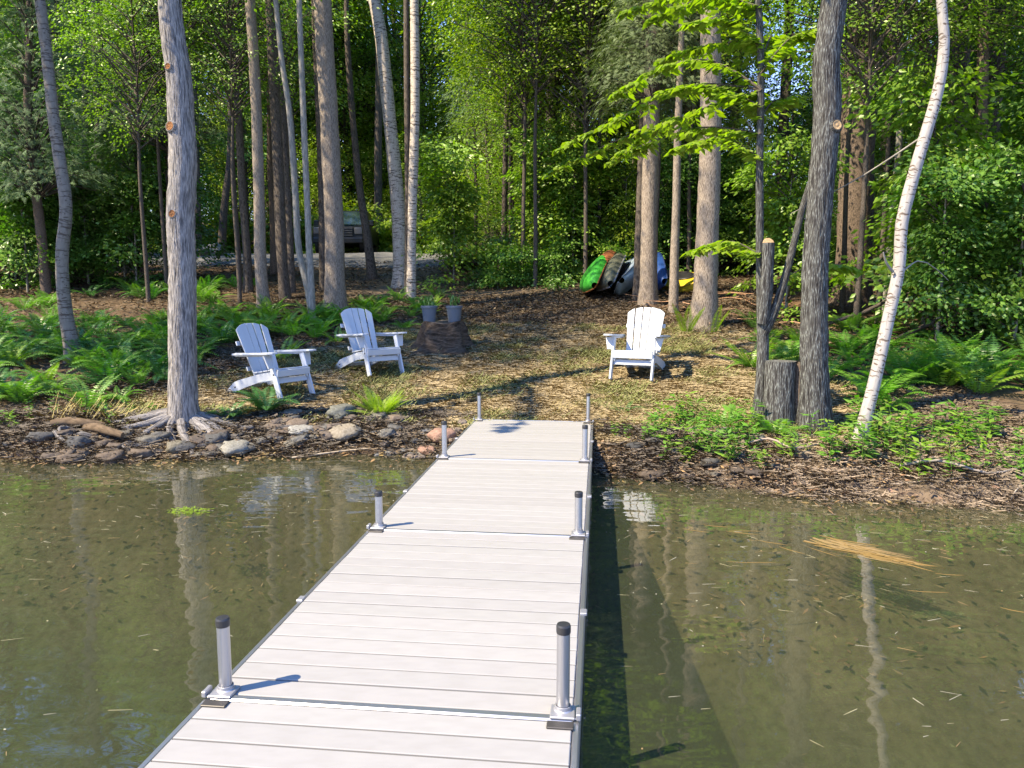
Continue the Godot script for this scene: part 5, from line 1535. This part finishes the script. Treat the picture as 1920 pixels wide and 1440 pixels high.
func build_litter() -> void:
	rng.seed = 71
	var straw := straw_clump(1, 34, 0.085, 0.0026, 0.12)
	var blades := straw_clump(2, 18, 0.08, 0.005, 1.2)
	var leaves := litter_mesh(3, 14)
	var tuft := straw_clump(4, 40, 0.26, 0.005, 1.6)
	var a := []; var at := []; var b := []; var bt := []; var c := []; var ct := []
	for k in 26000:
		var x := rng.randf_range(-5.5, 5.0)
		var z := rng.randf_range(-17.0, -6.0)
		var l := lawn(x, z)
		var t := inland(x, z)
		if t < 0.02: continue
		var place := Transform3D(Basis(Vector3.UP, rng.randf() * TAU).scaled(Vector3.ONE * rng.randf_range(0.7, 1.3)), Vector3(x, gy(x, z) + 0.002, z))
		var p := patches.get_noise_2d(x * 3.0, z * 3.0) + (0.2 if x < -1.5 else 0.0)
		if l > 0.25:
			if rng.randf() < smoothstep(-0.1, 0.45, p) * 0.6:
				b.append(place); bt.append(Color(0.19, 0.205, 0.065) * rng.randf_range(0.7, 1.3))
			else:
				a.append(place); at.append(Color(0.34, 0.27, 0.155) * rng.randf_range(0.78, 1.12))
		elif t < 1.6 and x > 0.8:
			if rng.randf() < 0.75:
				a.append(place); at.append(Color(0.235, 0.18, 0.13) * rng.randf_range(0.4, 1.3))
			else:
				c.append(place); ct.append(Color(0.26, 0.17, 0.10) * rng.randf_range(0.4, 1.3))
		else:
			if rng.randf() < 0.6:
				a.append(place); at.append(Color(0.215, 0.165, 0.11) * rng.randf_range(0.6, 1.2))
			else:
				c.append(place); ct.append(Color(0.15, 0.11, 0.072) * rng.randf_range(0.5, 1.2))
	for k in 7000:  # extra on the bank's face
		var x := rng.randf_range(-7.0, 6.5)
		var z := -table(SHORE, x) - rng.randf_range(-0.12, 1.1)
		if x > -0.7 and x < 0.95 and z > -8.2: continue
		var place := Transform3D(Basis(Vector3.UP, rng.randf() * TAU) * Basis(Vector3.RIGHT, -0.3).scaled(Vector3.ONE * rng.randf_range(0.7, 1.4)), Vector3(x, gy(x, z) + 0.004, z))
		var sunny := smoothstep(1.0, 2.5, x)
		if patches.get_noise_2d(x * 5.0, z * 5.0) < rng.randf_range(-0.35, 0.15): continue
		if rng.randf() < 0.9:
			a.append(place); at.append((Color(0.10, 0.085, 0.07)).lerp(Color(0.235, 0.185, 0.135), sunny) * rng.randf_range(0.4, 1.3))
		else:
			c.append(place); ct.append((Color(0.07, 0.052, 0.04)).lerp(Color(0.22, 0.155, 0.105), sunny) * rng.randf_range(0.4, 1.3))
	for k in 5000:  # brown floor under the trees farther back
		var x := rng.randf_range(-16.0, 12.0)
		var z := rng.randf_range(-23.0, -9.0)
		if lawn(x, z) > 0.2 or inland(x, z) < 1.0: continue
		c.append(Transform3D(Basis(Vector3.UP, rng.randf() * TAU).scaled(Vector3.ONE * rng.randf_range(1.2, 2.2)), Vector3(x, gy(x, z) + 0.004, z)))
		ct.append(Color(0.12, 0.09, 0.058) * rng.randf_range(0.5, 1.2))
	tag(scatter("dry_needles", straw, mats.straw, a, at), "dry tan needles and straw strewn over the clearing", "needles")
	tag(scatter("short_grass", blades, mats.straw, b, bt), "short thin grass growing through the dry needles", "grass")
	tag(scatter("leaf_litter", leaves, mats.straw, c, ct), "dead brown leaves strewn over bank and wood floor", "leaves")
	# dry grass tufts on the bank
	for q in [[-4.75, -8.05, 1.3, 0], [-4.45, -8.0, 1.2, 0], [-4.15, -7.98, 1.0, 1], [-3.9, -8.1, 0.9, 1], [-0.15, -8.3, 0.7, 2], [0.45, -8.35, 0.7, 2]]:
		var m: StandardMaterial3D = mats.straw.duplicate()
		m.albedo_color = Color(0.34, 0.28, 0.11).linear_to_srgb()
		var o := part("grass_tuft", tuft, m, null, Transform3D(Basis(Vector3.UP, rng.randf() * TAU).scaled(Vector3.ONE * q[2]), Vector3(q[0], gy(q[0], q[1]), q[1])))
		tag(o, ["straw yellow grass tuft in the sun spot between fern bed and driftwood", "straw yellow grass tuft in the sun spot close to the big maple", "dry grass tuft at the shore end of the dock"][q[3]], "grass tuft", ["yellow tufts by the driftwood", "yellow tufts by the maple", "tufts at the dock's end"][q[3]])

func build_water_things() -> void:
	rng.seed = 81
	var mat: StandardMaterial3D = plain(Color(0.14, 0.088, 0.02), 0.9)
	var mat_b: StandardMaterial3D = plain(Color(0.17, 0.115, 0.045), 0.85)
	var mat_c: StandardMaterial3D = plain(Color(0.16, 0.11, 0.04), 0.9)
	var reed := Geo.new()
	reed.tube(PackedVector3Array([Vector3(-0.5, -0.002, 0), Vector3(-0.2, 0.0, 0.018), Vector3(0.15, 0.001, 0.012), Vector3(0.5, -0.004, -0.01)]), PackedFloat32Array([0.0035, 0.0045, 0.004, 0.0008]), 5)
	var rm := reed.mesh()
	var raft := thing("reed_raft", "floating raft of yellow reed stalks in open water below the leaning birch", "reeds", Vector3(2.21, 0.003, -4.55))
	for k in 64:
		var f := rng.randf()
		var along := Vector3(0.66, 0, 0.75)
		var p := along * lerpf(-0.28, 0.24, f) + Vector3(0.75, 0, -0.66) * (rng.randfn() * 0.06 * (1.4 - f) + 0.02) + Vector3(0, rng.randf_range(-0.007, 0.0015), 0)
		var ln := rng.randf_range(0.2, 0.46)
		part("stalk", rm, [mat, mat, mat_b, mat_c][rng.randi() % 4], raft, Transform3D(Basis(Vector3.UP, rng.randfn() * 0.17 - 0.80)*Basis.from_scale(Vector3(ln, 0.7, rng.randf_range(0.6, 1.5))), p))
	for q in [[1.55, -4.95, -0.4, 0.35], [1.68, -4.75, -0.55, 0.35], [1.42, -5.1, -0.3, 0.3], [1.75, -4.6, -0.9, 0.3], [1.45, -4.4, -0.05, 0.5], [1.6, -5.0, -0.1, 0.4], [2.55, -3.7, -0.6, 0.22], [2.5, -4.2, -0.2, 0.25], [1.25, -5.0, -0.5, 0.3], [2.25, -3.95, -0.15, 0.35]]:
		var o := part("reed_stalk", rm, mat, null, Transform3D(Basis(Vector3.UP, q[2])*Basis.from_scale(Vector3(q[3] * 0.7, 0.5, 0.6)), Vector3(q[0], 0.0, q[1])))
		tag(o, "single yellow reed stalk drifting near the raft of reeds", "reed", "loose drifting reeds")
	# a floating tuft of weed
	var g := Geo.new()
	for k in 160:
		var p := ball() * Vector3(0.17, 0.012, 0.09)
		var a := rng.randf() * TAU
		g.leaf(p, Vector3(cos(a), 0.25, sin(a)).normalized(), Vector3.UP, rng.randf_range(0.02, 0.045), 0.014, shade(rng.randf_range(0.6, 1.2)))
	var weed := part("water_weed", g.mesh(), mats.leaf_bright, null, Transform3D(Basis(), Vector3(-2.35, 0.006, -5.45)))
	tag(weed, "yellow green tuft of weed floating in open water below the big maple", "weed")
	# drifting needles and specks
	var sliver := Geo.new()
	sliver.tube(PackedVector3Array([Vector3(-0.5, 0, 0), Vector3(0, 0, 0.06), Vector3(0.5, 0, 0)]), PackedFloat32Array([0.5, 0.5, 0.25]), 3)
	var a := []; var at := []
	for k in 1700:
		var near := rng.randf() < 0.55
		var x := rng.randf_range(-5.5, 5.5)
		var z := -rng.randf_range(1.2, 7.4)
		if near: z = -table(SHORE, x) + pow(rng.randf(), 1.8) * 3.0
		if inland(x, z) > -0.03: continue
		var local := Basis(Vector3.UP, -DOCK_TURN) * (Vector3(x, 0, z) - DOCK_AT)
		if absf(local.x) < 0.7: continue
		var ln := rng.randf_range(0.02, 0.09) if rng.randf() < 0.8 else 0.008
		var th := 0.003 if ln > 0.01 else 0.008
		a.append(Transform3D(Basis(Vector3.UP, rng.randf() * TAU if rng.randf() < 0.6 else rng.randfn() * 0.3)*Basis.from_scale(Vector3(ln, th * 0.6, th)), Vector3(x, 0.0015, z)))
		at.append([Color(0.36, 0.33, 0.19), Color(0.30, 0.21, 0.09), Color(0.42, 0.40, 0.30)][rng.randi() % 3] * rng.randf_range(0.5, 1.1))
	tag(scatter("drifting_needles", sliver.mesh(), mats.twig, a, at), "pale needles and specks drifting on the lake", "needles")
	# sunk leaves and sticks on the bed near the shore
	var s := []; var st := []
	var sunk := litter_mesh(9, 14)
	for k in 550:
		var x := rng.randf_range(-7.0, 7.0)
		var z := -table(SHORE, x) + pow(rng.randf(), 2.2) * 2.2
		s.append(Transform3D(Basis(Vector3.UP, rng.randf() * TAU).scaled(Vector3.ONE * rng.randf_range(0.8, 1.8)), Vector3(x, gy(x, z) + 0.004, z)))
		st.append(Color(0.19, 0.135, 0.06) * rng.randf_range(0.4, 1.4))
	tag(scatter("sunken_leaves", sunk, mats.straw, s, st), "brown leaves sunk on the shallow lake bed", "leaves")
